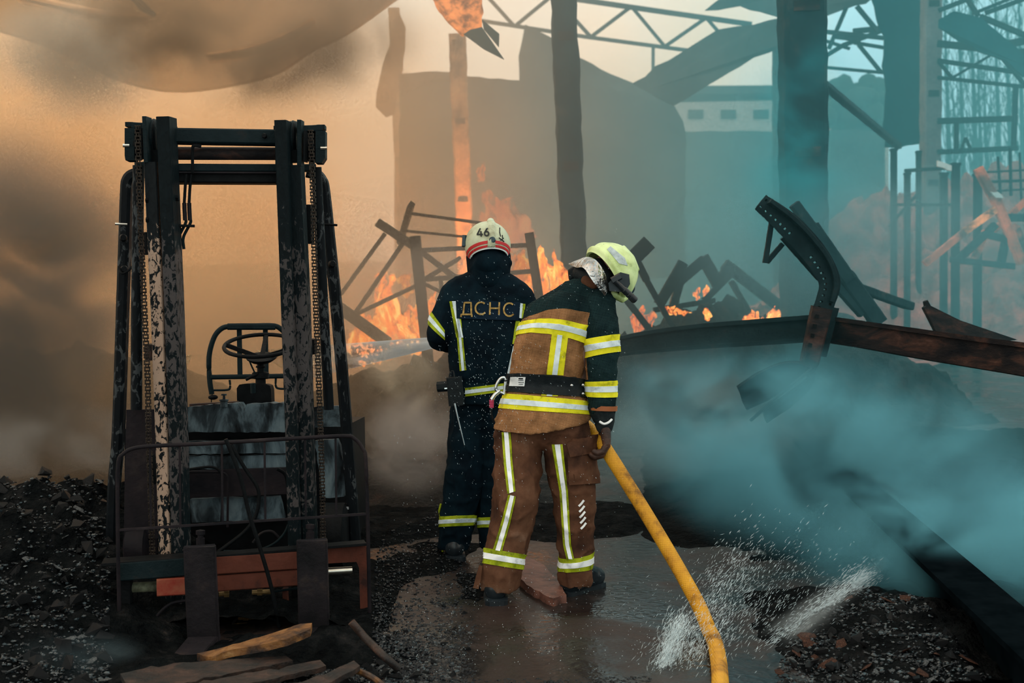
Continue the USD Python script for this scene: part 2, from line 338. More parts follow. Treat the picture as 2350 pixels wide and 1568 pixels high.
def sag_sheet(pts_top, pts_bot, d, m, label, thick=0.05, seed=0):
    """a sheet that sags between two pixel curves"""
    a, b = spline(np.array(pts_top, float), 10), spline(np.array(pts_bot, float), 10)
    n, k = len(a), 9
    V = np.array([P(*(a[i] + (b[i] - a[i]) * s), d + 1.2 * math.sin(s * 3.0) - 0.02 * i) for i in range(n) for s in np.linspace(0, 1, k)])
    V = V + FWD * ((meshkit.noise(V * 1.1, seed) - 0.5) * 0.5)[:, None]
    i, j = np.meshgrid(np.arange(n - 1), np.arange(k - 1), indexing='ij'); q = (i * k + j).ravel()
    F = np.concatenate([np.stack([q, q + 1, q + k + 1], -1), np.stack([q, q + k + 1, q + k], -1)])
    return single('roof_sheet', solidify((V, F), thick), m, label, 'roof sheet', smooth=50)
def solidify(m, t, direction=None):
    v, f = arr(m)
    tm = trimesh.Trimesh(v, f, process=False)
    n = np.array(tm.vertex_normals) if direction is None else np.broadcast_to(nrm(direction), v.shape)
    e = np.sort(np.vstack([f[:, [0, 1]], f[:, [1, 2]], f[:, [2, 0]]]), axis=1)
    d = np.vstack([f[:, [0, 1]], f[:, [1, 2]], f[:, [2, 0]]])
    u, inv, cnt = np.unique(e, axis=0, return_inverse=True, return_counts=True)
    bd = d[cnt[inv.ravel()] == 1]; k = len(v)
    side = np.vstack([np.stack([bd[:, 1], bd[:, 0], bd[:, 0] + k], 1), np.stack([bd[:, 1], bd[:, 0] + k, bd[:, 1] + k], 1)]) if len(bd) else np.zeros((0, 3), int)
    return np.vstack([v, v - n * t]), np.vstack([f, f[:, ::-1] + k, side])
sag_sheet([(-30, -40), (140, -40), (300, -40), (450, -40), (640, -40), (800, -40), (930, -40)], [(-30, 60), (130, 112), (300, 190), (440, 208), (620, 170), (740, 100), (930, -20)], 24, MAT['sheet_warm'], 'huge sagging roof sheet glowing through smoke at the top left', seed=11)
sag_sheet([(470, 122), (560, 110), (640, 85), (722, 48)], [(474, 136), (565, 128), (648, 103), (724, 56)], 15.5, MAT['painted_lit_edge'], 'strip of torn roof edge with painted orange light above the forklift mast', 0.03, seed=12)
sag_sheet([(50, -5), (120, 8), (240, 32), (345, 45)], [(52, 6), (125, 20), (243, 44), (346, 54)], 15.0, MAT['painted_lit_edge'], 'strip of torn roof edge with painted orange light in the top left corner', 0.03, seed=13)
sag_sheet([(282, -20), (300, 0), (322, 22), (352, 36)], [(302, -20), (318, -6), (340, 14), (353, 32)], 12.4, MAT['sheet_teal'], 'small dark blue ribbon of sheet metal hanging at the top left', 0.03, seed=14)
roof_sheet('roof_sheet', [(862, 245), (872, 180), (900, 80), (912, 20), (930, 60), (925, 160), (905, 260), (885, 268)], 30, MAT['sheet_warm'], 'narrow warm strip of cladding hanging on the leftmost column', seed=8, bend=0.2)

# burning panel that hangs from above, with a dark flap below it
t = thing('burning_roof_piece', 'burning roof piece hanging down at the top centre with a dark torn flap', 'roof piece', at=P(1060, 60, 14))
obj(t, 'burning_board', plate(rag([(985, -25), (1108, -25), (1106, 60), (1082, 66), (1060, 80), (1028, 48), (1005, 20)], 12, 2.0, 1, keep=(0,)), lambda x, y: 14 + (x - 1050) * 0.002, 0.10, 0.1), MAT['ember_hot'], 30)
obj(t, 'flap', plate([(1064, 78), (1080, 68), (1106, 62), (1146, 120), (1157, 136), (1110, 112)], lambda x, y: 13.9, 0.03), MAT['sheet_teal'], 30)
obj(t, 'flap', plate([(1106, 44), (1146, 78), (1145, 108), (1110, 66)], 14.1, 0.03), MAT['sheet_teal'], 30)

# ------------------------------------------------------------------ roof trusses
def lattice(name, label, bars, d, m, cat_='truss', t=0.07, group=None):
    """a lattice of steel; every member is a part: (name, x0, y0, x1, y1, width in pixels)"""
    c = P(bars[0][1], bars[0][2], d)
    th = thing(name, label, cat_, group, at=c)
    for k, b in enumerate(bars):
        nm, x0, y0, x1, y1, w = b[:6]
        dd = d + (0.012 * (k % 5))
        obj(th, nm, pbar(x0, y0, x1, y1, w, dd, t, d1=dd + (b[6] if len(b) > 6 else 0)), b[7] if len(b) > 7 else m)
    return th
lattice('roof_truss', 'thin lattice roof truss sagging across the bright sky at the top centre', [
    ('chord', 1100, 47, 1340, 84, 8), ('chord', 1340, 84, 1580, 116, 8), ('chord', 1320, -2, 1520, 27, 11), ('chord', 1520, 27, 1725, 56, 11), ('chord', 1090, -22, 1320, -2, 9),
    ('lattice_bar', 1115, -12, 1180, 60, 8), ('lattice_bar', 1182, 60, 1272, -14, 8), ('lattice_bar', 1272, -8, 1356, 85, 8), ('lattice_bar', 1356, 85, 1450, 14, 8),
    ('lattice_bar', 1450, 16, 1525, 106, 7), ('lattice_bar', 1527, 106, 1622, 40, 8), ('lattice_bar', 1620, 40, 1648, 72, 7), ('hanger', 1499, 106, 1498, 262, 7)], 31, MAT['sheet'])
lattice('roof_truss', 'tangled dark truss between the widest column and the hanging blue sheet', [
    ('chord', 1886, 72, 2034, 88, 9), ('chord', 1886, 154, 2028, 167, 6), ('chord', 1960, 98, 2032, 110, 7), ('lattice_bar', 1886, 134, 1935, 104, 10), ('lattice_bar', 1935, 104, 2025, 70, 10),
    ('lattice_bar', 1942, 18, 1902, 112, 9), ('lattice_bar', 1966, 14, 2014, 72, 10), ('lattice_bar', 1970, 102, 2022, 166, 8), ('gusset', 1958, 72, 2016, 66, 12), ('lattice_bar', 1889, 92, 1950, 112, 6),
    ('lattice_bar', 1910, 84, 1975, 92, 8)], 24, MAT['col_dark'])
single('steel_brace', pbar(1850, 160, 2062, 336, 13, 13.3, 0.10, 21.3), MAT['col_dark'], 'long slanting steel brace right of the widest column', 'brace')
lattice('roof_structure', 'dark bent steel frame standing before bare poplars at the right edge', [
    ('beam', 2152, 100, 2262, 112, 15), ('beam', 2262, 112, 2360, 92, 17), ('beam', 2152, 139, 2360, 170, 9), ('lower_rail', 2152, 178, 2360, 200, 7), ('beam', 2152, 278, 2335, 272, 13), ('beam', 2152, 349, 2335, 340, 11),
    ('post', 2331, 196, 2326, 346, 11), ('post', 2195, 282, 2195, 347, 9), ('post', 2216, 316, 2205, 346, 5), ('post', 2216, 316, 2229, 346, 5), ('lattice_bar', 2183, 180, 2282, 122, 6), ('lattice_bar', 2292, 124, 2356, 200, 7), ('lattice_bar', 2154, 142, 2186, 180, 6),
    ('rafter', 2155, 24, 2236, -8, 10), ('rafter', 2214, -10, 2246, 38, 10), ('rafter', 2232, 32, 2330, -8, 7), ('rafter', 2250, 38, 2360, 84, 12), ('rafter', 2262, 30, 2360, -6, 10), ('rafter', 2245, 60, 2360, 170, 8), ('rafter', 2290, 128, 2360, 118, 16)], 20.6, MAT['col_dark'])

# ------------------------------------------------------------------ far building, trees
t = thing('warehouse', 'long pale low warehouse far behind the hall', 'building', at=G(1800, 640))
def far_box(x0, y0, x1, y1, d, dep):
    a, b = P(x0, y0, d), P(x1, y1, d)
    return box(((a[0] + b[0]) / 2, d + dep / 2, (a[2]) / 2), (b[0] - a[0], dep, a[2]))
obj(t, 'wall', far_box(1500, 236, 2040, 300, 75, 12), MAT['far_wall'])
obj(t, 'roof', bar(P(1495, 235, 81), P(2045, 231, 81), 12.6, 0.5, face=(0, 0, 1)), MAT['wall'])
for x in range(1580, 2030, 75):
    obj(t, 'window', plate([(x, 252), (x + 34, 252), (x + 34, 272), (x, 272)], 74.9, 0.1), MAT['wall'])
rng = np.random.default_rng(7)
def poplar(px, d, ptop, label):
    base = P(px, 560, d); base[2] = 0
    H = P(px, ptop, d)[2]
    t = thing('poplar', label, 'tree', 'bare poplars behind the hall', at=base)
    path = [base + np.array([0.1 * math.sin(q * 5), 0, H * q]) for q in np.linspace(0, 1, 12)]
    obj(t, 'trunk', tube(path, 0.16, 6, np.linspace(1, 0.12, 12)), MAT['tree'])
    bs = []
    for k in range(55):
        z = H * rng.uniform(0.12, 0.92); a = rng.uniform(0, 6.28); L = rng.uniform(1.6, 3.6) * (1.1 - 0.6 * z / H)
        s = base + np.array([0, 0, z]); o = np.array([math.cos(a), math.sin(a), 0]) * rng.uniform(0.35, 0.9)
        bs.append(tube([s, s + o * 0.55 + (0, 0, L * 0.35), s + o + (0, 0, L * 0.75), s + o * 1.1 + (0, 0, L * 1.2)], 0.022, 3, [1, 0.8, 0.6, 0.2]))
    obj(t, 'branches', cat(*bs), MAT['tree'], kind='stuff')
for k, (px, d, pt) in enumerate([(2172, 52, -60), (2204, 56, -40), (2232, 50, -80), (2262, 54, 150), (2286, 52, -60), (2312, 58, -30), (2340, 50, -90), (2246, 62, 40), (2190, 70, 180)]):
    poplar(px, d, pt, ['bare upright poplar seen through the steel frame, %s' % w for w in ('nearest to the smooth grey column', 'second from the smooth grey column', 'third from the smooth grey column', 'low and bushy in the middle', 'right of the middle one', 'thin one near the right edge', 'at the very right edge', 'faint one behind the middle', 'short faint one by the column')][k])
t = thing('bushy_tree', 'round hazy tree behind the low wall, left of the hanging blue sheet', 'tree', at=G(1968, 640))
crown = []
for k in range(46):
    c = P(1966 + rng.normal() * 26, 222 + rng.uniform(-34, 80), 62)
    crown.append(sphere(c + np.array([0, rng.normal() * 0.6, 0]), rng.uniform(0.35, 0.8), 1, rng.uniform(0.7, 1.2, 3)))
obj(t, 'crown', cat(*crown), MAT['bush'], True, kind='stuff')
b0 = P(1968, 300, 62); obj(t, 'trunk', rod((b0[0], b0[1], 0), b0, 0.18, 8), MAT['tree'])
# ------------------------------------------------------------------ the burnt forklift
def peel(name, paint, dark, z_lo, z_hi, thr, scale=26):
    """old paint that survives between two heights, spotted with burnt patches"""
    return usdkit.material(stage, '/World/Looks/' + name, {
        "geo": ("geometry", {}), "s": ("separate_xyz", {}), "map": ("mapping", {"scale": (1, 1, 0.55)}),
        "n": ("noise_texture", {"scale": scale, "detail": 5.0, "roughness": 0.6, "distortion": 0.7}), "n2": ("noise_texture", {"scale": 3.5, "detail": 3.0}),
        "z": ("map_range", {"from_min": z_hi, "from_max": z_hi - 0.45, "to_min": -0.35, "to_max": 0.0, "clamp": True}),
        "z2": ("map_range", {"from_min": z_lo, "from_max": z_lo + 0.5, "to_min": -0.12, "to_max": 0.0, "clamp": True}),
        "a1": ("math", {"math_type": "add"}), "a2": ("math", {"math_type": "add"}), "n2m": ("math", {"math_type": "multiply_add", "value2": 0.55, "value3": -0.275}), "a3": ("math", {"math_type": "add"}),
        "m": ("map_range", {"from_min": thr - 0.02, "from_max": thr + 0.02, "to_min": 0.0, "to_max": 1.0, "clamp": True}),
        "pr": ("rgb_ramp", {"ramp": [(0.3, tuple(0.7 * c for c in paint)), (0.7, paint)]}), "dr": ("rgb_ramp", {"ramp": [(0.3, tuple(0.5 * c for c in dark)), (0.7, dark)]}),
        "c": ("mix_color", {}), "b": ("bump", {"strength": 1.0, "distance": 0.0025}), "p": ("principled_bsdf", {"roughness": 0.5, "specular_ior_level": 0.07})},
        [("geo.position", "map.vector"), ("map.vector", "n.vector"), ("geo.position", "n2.vector"), ("geo.position", "s.vector"), ("s.z", "z.value"), ("s.z", "z2.value"),
         ("n.fac", "a1.value1"), ("z.result", "a1.value2"), ("a1.value", "a2.value1"), ("z2.result", "a2.value2"), ("n2.fac", "n2m.value1"), ("a2.value", "a3.value1"), ("n2m.value", "a3.value2"), ("a3.value", "m.value"),
         ("n2.fac", "pr.fac"), ("n.fac", "dr.fac"), ("m.result", "c.fac"), ("dr.color", "c.a"), ("pr.color", "c.b"), ("c.result", "p.base_color"), ("a3.value", "b.height"), ("b.normal", "p.normal")], surface="p.BSDF")
MAT['rail_pale'] = peel('peeled_cream_rail', (0.42, 0.29, 0.215), (0.010, 0.013, 0.015), 0.55, 2.05, 0.43, 52)
MAT['rail_grey'] = peel('scorched_grey_rail', (0.060, 0.053, 0.053), (0.004, 0.008, 0.0098), 0.3, 2.2, 0.50, 45)
MAT['guard'] = peel('burnt_guard_paint', (0.05, 0.056, 0.06), (0.005, 0.007, 0.009), 0.2, 2.6, 0.57, 30)
MAT['flake_blue'] = mat('flaking_blue_grey_paint', [(0.36, (0.004, 0.005, 0.006)), (0.47, (0.022, 0.031, 0.037)), (0.58, (0.09, 0.125, 0.145)), (0.75, (0.17, 0.22, 0.24))], scale=5, detail=9, rough=0.5, bump=0.006, bscale=22, stretch=(1.5, 1, 0.6), space='world', distortion=0.5)
MAT['purple_plate'] = mat('heat_stained_plate', [(0.35, (0.006, 0.006, 0.008)), (0.6, (0.017, 0.013, 0.015)), (0.8, (0.04, 0.03, 0.028))], scale=4, detail=8, rough=0.5, bump=0.003, bscale=30, space='world')
MAT['red_carriage'] = mat('scorched_red_carriage', [(0.34, (0.03, 0.014, 0.012)), (0.46, (0.085, 0.026, 0.017)), (0.75, (0.13, 0.040, 0.026))], scale=5, detail=8, rough=0.55, bump=0.003, bscale=30, space='world')
MAT['red_orange'] = mat('orange_red_paint', [(0.38, (0.20, 0.03, 0.02)), (0.52, (0.22, 0.06, 0.035)), (0.7, (0.28, 0.12, 0.06))], scale=8, detail=8, rough=0.5, space='world')
MAT['chrome'] = mat('dull_chrome_rod', [(0.4, (0.55, 0.50, 0.42)), (0.6, (0.75, 0.70, 0.62))], scale=6, rough=0.28, metallic=1.0)
MAT['brass'] = mat('sooty_brass', [(0.4, (0.10, 0.06, 0.025)), (0.7, (0.28, 0.17, 0.07))], scale=15, rough=0.4, metallic=0.6)
MAT['black'] = mat('soot_black', [(0.35, (0.0015, 0.002, 0.0025)), (0.7, (0.005, 0.006, 0.007))], scale=12, rough=0.5, bump=0.002, bscale=60, space='world')
MAT['chain'] = mat('oily_chain', [(0.35, (0.012, 0.010, 0.009)), (0.7, (0.05, 0.038, 0.03))], scale=40, rough=0.35, metallic=0.5, space='world')
MAT['greenish'] = mat('scorched_green_cylinder', [(0.38, (0.03, 0.03, 0.02)), (0.6, (0.14, 0.15, 0.10))], scale=12, rough=0.5, space='world')
MAT['fork'] = mat('dark_fork_steel', [(0.35, (0.006, 0.006, 0.007)), (0.58, (0.014, 0.012, 0.014)), (0.76, (0.038, 0.028, 0.024))], scale=5, detail=9, rough=0.42, bump=0.003, bscale=40, space='world')
MAT['pale_plate'] = mat('pale_ash_plate', [(0.38, (0.05, 0.055, 0.06)), (0.55, (0.25, 0.26, 0.27))], scale=8, rough=0.7, space='world')

def dF(x, base=5.90):                   # the truck stands a little askew: its right side is farther away
    return base + (x - 270) / 580 * 0.25
def fbar(x0, y0, x1, y1, w, base, t, c=0.1, w2=None):
    return pbar(x0, y0, x1, y1, w, dF(x0, base), t, dF(x1, base), c, w2)
def fp(x, y, base): return P(x, y, dF(x, base))
def ftube(pts, wpx, base, n=8, sm=6): return tube(spline([fp(x, y, base) for x, y in pts], sm), PX(wpx / 2, dF(pts[0][0], base)), n)
def fplate(poly, base, t): return plate(poly, lambda x, y: dF(x, base), t)
FK = thing('forklift', 'burnt out forklift with blackened mast and red carriage standing at the left', 'forklift', at=G(540, 1490))
def rail(pts, w, base, m, depth, lip=None):
    """an upright of the mast: a channel bent along the pixel points"""
    path = [fp(x, y, base) for x, y in pts]
    wd = PX(w, dF(pts[0][0], base))
    pr = chamfer(wd, depth, 0.08)
    v = nrm(np.array([0.04, 1.0, 0])); 
    V, F = sweep(path, pr, v)
    return obj(FK, 'mast_rail', (V, F), m, 20)
rail([(341, 372), (352, 372 + 1), (367, 700), (378, 1000), (386, 1276)][0:1] + [(352, 373), (367, 700), (378, 1000), (386, 1276)] if False else [(352, 373), (367, 700), (378, 1000), (386, 1278)], 29, 6.20, MAT['rail_pale'], 0.11)
rail([(382, 270), (400, 700), (410, 1000), (416, 1262)], 30, 6.17, MAT['rail_grey'], 0.13)
rail([(649, 278), (664, 700), (673, 965), (680, 1250)], 27, 6.17, MAT['rail_grey'], 0.13)
rail([(680, 380), (695, 700), (704, 993), (712, 1250)], 28, 6.20, MAT['rail_grey'], 0.11)
# lips of the outer rails beside the top rollers
obj(FK, 'rail_lip', fbar(337, 269, 341, 374, 9, 6.19, 0.1), MAT['steel']); obj(FK, 'rail_lip', fbar(690, 277, 690, 382, 9, 6.19, 0.1), MAT['steel'])
for x, y in ((355, 305), (674, 308)):
    r = obj(FK, 'mast_roller', disc(fp(x, y + 10, 6.27), RIGHT, PX(40, 6.3), PX(20, 6.3), 24), MAT['black'], 30)
    obj(r, 'roller_tread', lathe(fp(x, y + 10, 6.27), RIGHT, [(-PX(4, 6.3), PX(40.5, 6.3)), (0, PX(42, 6.3)), (PX(4, 6.3), PX(40.5, 6.3))], 24), MAT['steel'], 30)
    obj(FK, 'roller_cover', fbar(x - 1, 345, x, 374, 26, 6.24, 0.06), MAT['black'])
# cross members
obj(FK, 'cross_beam', fbar(399, 313, 637, 317, 34, 6.24, 0.08, 0.1), MAT['steel'])
obj(FK, 'tie_tube', tube([fp(400, 352, 6.3), fp(637, 353, 6.3)], PX(15, 6.3), 14), MAT['rust'], 40)
obj(FK, 'cross_beam', fbar(402, 386, 639, 387, 17, 6.26, 0.06), MAT['steel'])
obj(FK, 'cross_beam', fbar(402, 409, 640, 410, 25, 6.30, 0.09), MAT['black'])
obj(FK, 'beam_lip', fbar(404, 396, 639, 397, 4, 6.24, 0.02), MAT['purple_plate'])
obj(FK, 'bolt', disc(fp(607, 312, 6.18), FWD, PX(6, 6.2), 0.03, 6), MAT['black'])
for x in (398, 636):
    obj(FK, 'gusset_plate', fbar(x, 290, x + 1, 335, 12, 6.25, 0.06), MAT['black'])
    obj(FK, 'gusset_plate', fbar(x + 2, 340, x + 4, 425, 10, 6.27, 0.05), MAT['black'])
# pulley blocks at the ends of the top beam
for s, x, y in ((-1, 297, 330), (1, 735, 336)):
    b = obj(FK, 'pulley_block', fplate([(x - 11, y - 36), (x + 11, y - 36), (x + 11, y + 38), (x + 3 * s - 6, y + 38), (x - 11, y + 28)] if s < 0 else [(x - 11, y - 36), (x + 11, y - 36), (x + 11, y + 26), (x + 3, y + 38), (x - 11, y + 38)], 6.20, 0.07), MAT['steel'], 20)
    obj(b, 'block_bolt', rod(fp(x, y + 4, 6.2), fp(x + 15 * s, y + 4, 6.2), PX(4, 6.2), 8), MAT['chrome'])
    obj(FK, 'pulley_bracket', fbar(x + 5, y - 40, x - 46 * s, y - 38, 14, 6.25, 0.07), MAT['steel'])
    obj(FK, 'pulley_bracket', fplate([(x - 10, y - 50), (x + 8, y - 50), (x + 14, y - 40), (x - 10, y - 40)] if s < 0 else [(x - 14, y - 40), (x - 8, y - 50), (x + 10, y - 50), (x + 10, y - 40)], 6.22, 0.06), MAT['steel'])
    obj(FK, 'chain_pulley', disc(fp(x - 19 * s, y + 2, 6.27), RIGHT, PX(36, 6.3), PX(20, 6.3), 24), MAT['black'], 30)
    obj(FK, 'pulley_cheek', fbar(x - 33 * s, y - 34, x - 34 * s, y + 36, 5, 6.2, 0.09), MAT['black'])
# lift chains: a link about every five pixels
def chain(pts, base):
    path = spline([fp(x, y, base) for x, y in pts], 12)
    L = np.concatenate([[0], np.cumsum(np.linalg.norm(np.diff(path, axis=0), axis=1))])
    pitch, ms = 0.0155, []
    for k, s in enumerate(np.arange(0, L[-1], pitch)):
        c = np.array([np.interp(s, L, path[:, i]) for i in range(3)]); c2 = np.array([np.interp(s + pitch, L, path[:, i]) for i in range(3)])
        ax = nrm(c2 - c); w = 0.011 if k % 2 else 0.006
        for sg in (-1, 1):
            o = RIGHT * sg * w
            ms.append(bar(c + o - ax * 0.003, c2 + o + ax * 0.003, 0.0035, 0.014, 0.3))
        ms.append(rod(c - RIGHT * 0.014, c + RIGHT * 0.014, 0.0045, 6))
    return obj(FK, 'lift_chain', cat(*ms), MAT['chain'], False, kind='stuff')
chain([(316, 290), (321, 480), (330, 680), (339, 876), (341, 993), (346, 1140), (350, 1284)], 6.14)
chain([(713, 300), (718, 440), (724, 680), (736, 993), (740, 1140), (742, 1262)], 6.14)
# lift cylinders behind the chains and the plates at their feet
obj(FK, 'lift_cylinder', tube([fp(318, 380, 6.36), fp(314, 700, 6.36), fp(313, 940, 6.36)], PX(13, 6.4), 14), MAT['guard'], 40)
obj(FK, 'lift_cylinder', tube([fp(726, 384, 6.36), fp(742, 700, 6.36), fp(755, 940, 6.36)], PX(12, 6.4), 14), MAT['guard'], 40)
obj(FK, 'cylinder_clamp', fbar(334, 533, 338, 585, 16, 6.3, 0.08), MAT['black']); obj(FK, 'cylinder_clamp', fbar(345, 790, 346, 826, 18, 6.3, 0.08), MAT['rust'])
obj(FK, 'cylinder_clamp', fbar(710, 470, 712, 560, 14, 6.3, 0.08), MAT['black']); obj(FK, 'cylinder_clamp', fbar(718, 778, 719, 812, 14, 6.3, 0.08), MAT['black'])
for x, y in ((338, 460), (407, 455), (641, 458), (339, 505)):
    obj(FK, 'bolt', disc(fp(x, y, 6.16), RIGHT, PX(7, 6.2), PX(7, 6.2), 6), MAT['black'])
obj(FK, 'axle_plate', fplate([(290, 941), (358, 940), (362, 1180), (366, 1236), (284, 1238), (286, 1100)], 6.42, 0.05), MAT['purple_plate'])
obj(FK, 'tilt_bracket', fbar(345, 1045, 352, 1110, 14, 6.3, 0.06), MAT['black'])
# legs of the overhead guard, bent back at the top
def guard(pts, w, base):
    V, F = sweep(spline([fp(x, y, base) for x, y in pts], 6), chamfer(PX(w, dF(pts[0][0], base)), 0.075, 0.25), nrm((0.02, 1.0, 0.1)))
    return obj(FK, 'guard_leg', (V, F), MAT['guard'], 35)
g1 = guard([(330, 396), (308, 400), (295, 412), (291, 440), (287, 560), (282, 700), (272, 993), (262, 1120), (257, 1276)], 25, 6.62)
g2 = guard([(704, 394), (724, 400), (737, 414), (744, 440), (757, 560), (772, 705), (792, 935), (805, 1110), (815, 1240)], 25, 6.62)
obj(g1, 'guard_pin', rod(fp(264, 514, 6.56), fp(292, 515, 6.56), 0.006, 8), MAT['chrome']); obj(g2, 'guard_pin', rod(fp(745, 515, 6.56), fp(774, 517, 6.56), 0.006, 8), MAT['black'])
for g, x, y in ((g1, 283, 546), (g1, 285, 618), (g2, 762, 606)):
    obj(g, 'burnt_lamp', disc(fp(x, y, 6.56), nrm(-FWD + RIGHT * 0.3), PX(9, 6.6), 0.05, 12, 0.3), MAT['black'])
obj(g1, 'wire_stub', tube(spline([fp(272, 612, 6.55), fp(280, 628, 6.53), fp(296, 620, 6.54), fp(302, 612, 6.55)], 5), 0.006, 6), MAT['black'])
obj(g2, 'wire_stub', tube(spline([fp(740, 560, 6.5), fp(735, 600, 6.5), fp(748, 622, 6.49), fp(742, 640, 6.5), fp(748, 668, 6.5)], 5), 0.004, 6), MAT['black'])
obj(FK, 'guard_tie', fbar(310, 382, 340, 380, 16, 6.5, 0.05), MAT['steel']); obj(FK, 'guard_tie', fbar(693, 386, 725, 386, 16, 6.5, 0.05), MAT['steel'])
# hoses and fittings at the mast
obj(FK, 'hose_bracket', tube(spline([fp(462, 336, 6.2), fp(446, 334, 6.2), fp(442, 345, 6.2), fp(442, 398, 6.2)], 5), 0.008, 6), MAT['black'])
for k, x in enumerate((424, 435)):
    h = obj(FK, 'mast_hose', ftube([(x + 4, 400), (x + 1, 430), (x - 1, 466)], 7, 6.22), MAT['black'])
    obj(h, 'hose_fitting', ftube([(x - 1, 466), (x, 488), (x + 1, 506)], 10, 6.22), MAT['fork'])
    obj(FK, 'pipe', ftube([(x + 1, 502), (x + 2, 512), (x - 14, 545), (x - 16 + 3 * k, 572)], 7, 6.22), MAT['steel'])
obj(FK, 'hose_bracket', fbar(409, 518, 447, 519, 5, 6.2, 0.03), MAT['black'])
# the seat frame, the steering wheel and its column
obj(FK, 'seat_frame', ftube([(486, 905), (481, 870), (480, 818), (490, 778), (505, 757), (527, 749), (580, 748), (627, 748), (645, 756), (660, 776), (668, 818), (668, 870), (664, 905)], 12, 7.9), MAT['steel'], 40)
obj(FK, 'seat_frame_bar', fbar(522, 750, 632, 750, 15, 7.9, 0.03, 0.3), MAT['steel']); obj(FK, 'seat_frame_bar', fbar(482, 866, 668, 863, 11, 7.9, 0.03, 0.3), MAT['steel'])
obj(FK, 'seat_frame_strap', fbar(549, 752, 551, 866, 11, 7.92, 0.012), MAT['steel']); obj(FK, 'seat_frame_strap', fbar(609, 752, 611, 864, 11, 7.92, 0.012), MAT['steel'])
obj(FK, 'wire_loop', ftube([(527, 872), (528, 888), (522, 895), (490, 896)], 5, 7.9), MAT['steel']); obj(FK, 'wire_loop', ftube([(633, 868), (633, 886), (640, 892), (664, 893)], 5, 7.9), MAT['steel'])
obj(FK, 'charred_blob', sphere(fp(489, 912, 7.85), 0.02, 2, (1.5, 1, 0.8)), MAT['black'], True); obj(FK, 'wire_stub', ftube([(487, 905), (485, 918), (486, 932)], 2.5, 7.85), MAT['black'])
wc = fp(597, 793, 7.25); wu = RIGHT; wv = nrm(np.array([0, 0.95, 0.32]) ); wn = nrm(np.cross(wu, wv))
R_ = PX(83, 7.25); vs = PX(26, 7.25) / R_
wv = nrm(FWD * math.sqrt(1 - vs ** 2) + UPV * vs); wn = np.cross(wu, wv)
ring = [wc + (wu * math.cos(a) + wv * math.sin(a)) * R_ for a in np.linspace(0, 2 * np.pi, 49)]
sw = obj(FK, 'steering_wheel', sweep(ring, circle(0.012, 8), wn), MAT['black'], 50)
hub = fp(600, 822, 7.25)
for a in (math.pi * 0.98, math.pi * 1.5 + 1.4, math.pi * 0.5):
    e = wc + (wu * math.cos(a) + wv * math.sin(a)) * R_
    obj(sw, 'spoke', bar(hub, e, 0.026, 0.010, 0.3), MAT['black'])
obj(sw, 'hub', lathe(hub, wn, [(-0.02, 0.03), (-0.018, 0.06), (0.0, 0.085), (0.008, 0.088), (0.015, 0.06), (0.015, 0)], 20), MAT['black'], 40)
obj(FK, 'steering_column', cat(rod(fp(598, 824, 7.26), fp(598, 868, 7.24), PX(8, 7.2), 12), rod(fp(598, 862, 7.24), fp(599, 940, 7.2), PX(12, 7.2), 12), disc(fp(598, 862, 7.24), UPV, PX(20, 7.2), 0.04, 12), disc(fp(598, 842, 7.25), UPV, PX(11, 7.2), 0.012, 12)), MAT['black'], 40)
obj(FK, 'lever', ftube([(573, 830), (580, 846), (586, 858)], 4, 7.2), MAT['steel']); obj(FK, 'lever', ftube([(564, 872), (576, 866), (592, 858)], 7, 7.2), MAT['black'])
obj(FK, 'dashboard', fplate([(543, 892), (549, 883), (562, 881), (610, 882), (619, 885), (622, 895), (623, 926), (562, 928), (562, 945), (545, 945)], 7.15, 0.10), MAT['black'], 20)
obj(FK, 'dashboard_switch', fbar(580, 880, 581, 902, 10, 7.1, 0.05, 0.4), MAT['steel'])
# body of the truck
obj(FK, 'cowl', fplate(rag([(423, 936), (470, 930), (545, 926), (560, 944), (566, 928), (640, 925), (662, 930), (664, 986), (660, 992), (424, 992)], 10, 0.8, 4), 6.85, 0.16), MAT['flake_blue'], 20)
obj(FK, 'cowl_edge', fbar(436, 930, 548, 924, 6, 7.0, 0.1), MAT['rust'])
obj(FK, 'filler_cap', lathe(fp(514, 930, 6.84), UPV, [(-0.01, 0.02), (0.02, 0.02), (0.022, 0.025), (0.03, 0.025), (0.032, 0.008), (0.05, 0.006), (0.052, 0.016), (0.06, 0.014), (0.06, 0)], 10), MAT['flake_blue'], 30)
obj(FK, 'body', fplate([(286, 985), (800, 975), (806, 1300), (286, 1320)], 7.05, 0.8), MAT['black'], 20)
obj(FK, 'front_panel', fplate(rag([(424, 1014), (664, 1008), (660, 1040), (424, 1042)], 14, 1, 5), 6.9, 0.06), MAT['flake_blue'], 20)
obj(FK, 'front_panel', fplate(rag([(424, 1047), (660, 1045), (660, 1076), (424, 1078)], 14, 1, 6), 6.92, 0.06), MAT['flake_blue'], 20)
obj(FK, 'bulkhead', fplate([(428, 1082), (655, 1074), (665, 1134), (432, 1144)], 6.82, 0.05), MAT['purple_plate'], 20)
obj(FK, 'front_panel', fplate(rag([(436, 1146), (640, 1140), (652, 1190), (440, 1200)], 14, 1, 7), 6.9, 0.06), MAT['flake_blue'], 20)
obj(FK, 'side_panel', fplate(rag([(716, 936), (776, 932), (782, 980), (718, 982)], 12, 1, 8), 6.75, 0.06), MAT['flake_blue'], 20)
obj(FK, 'side_panel', fplate(rag([(722, 1012), (774, 1008), (792, 1070), (790, 1140), (740, 1142)], 14, 1.2, 9), 6.75, 0.06), MAT['flake_blue'], 20)
obj(FK, 'foot_rail', fbar(744, 1168, 800, 1166, 7, 6.6, 0.03), MAT['pale_plate'])
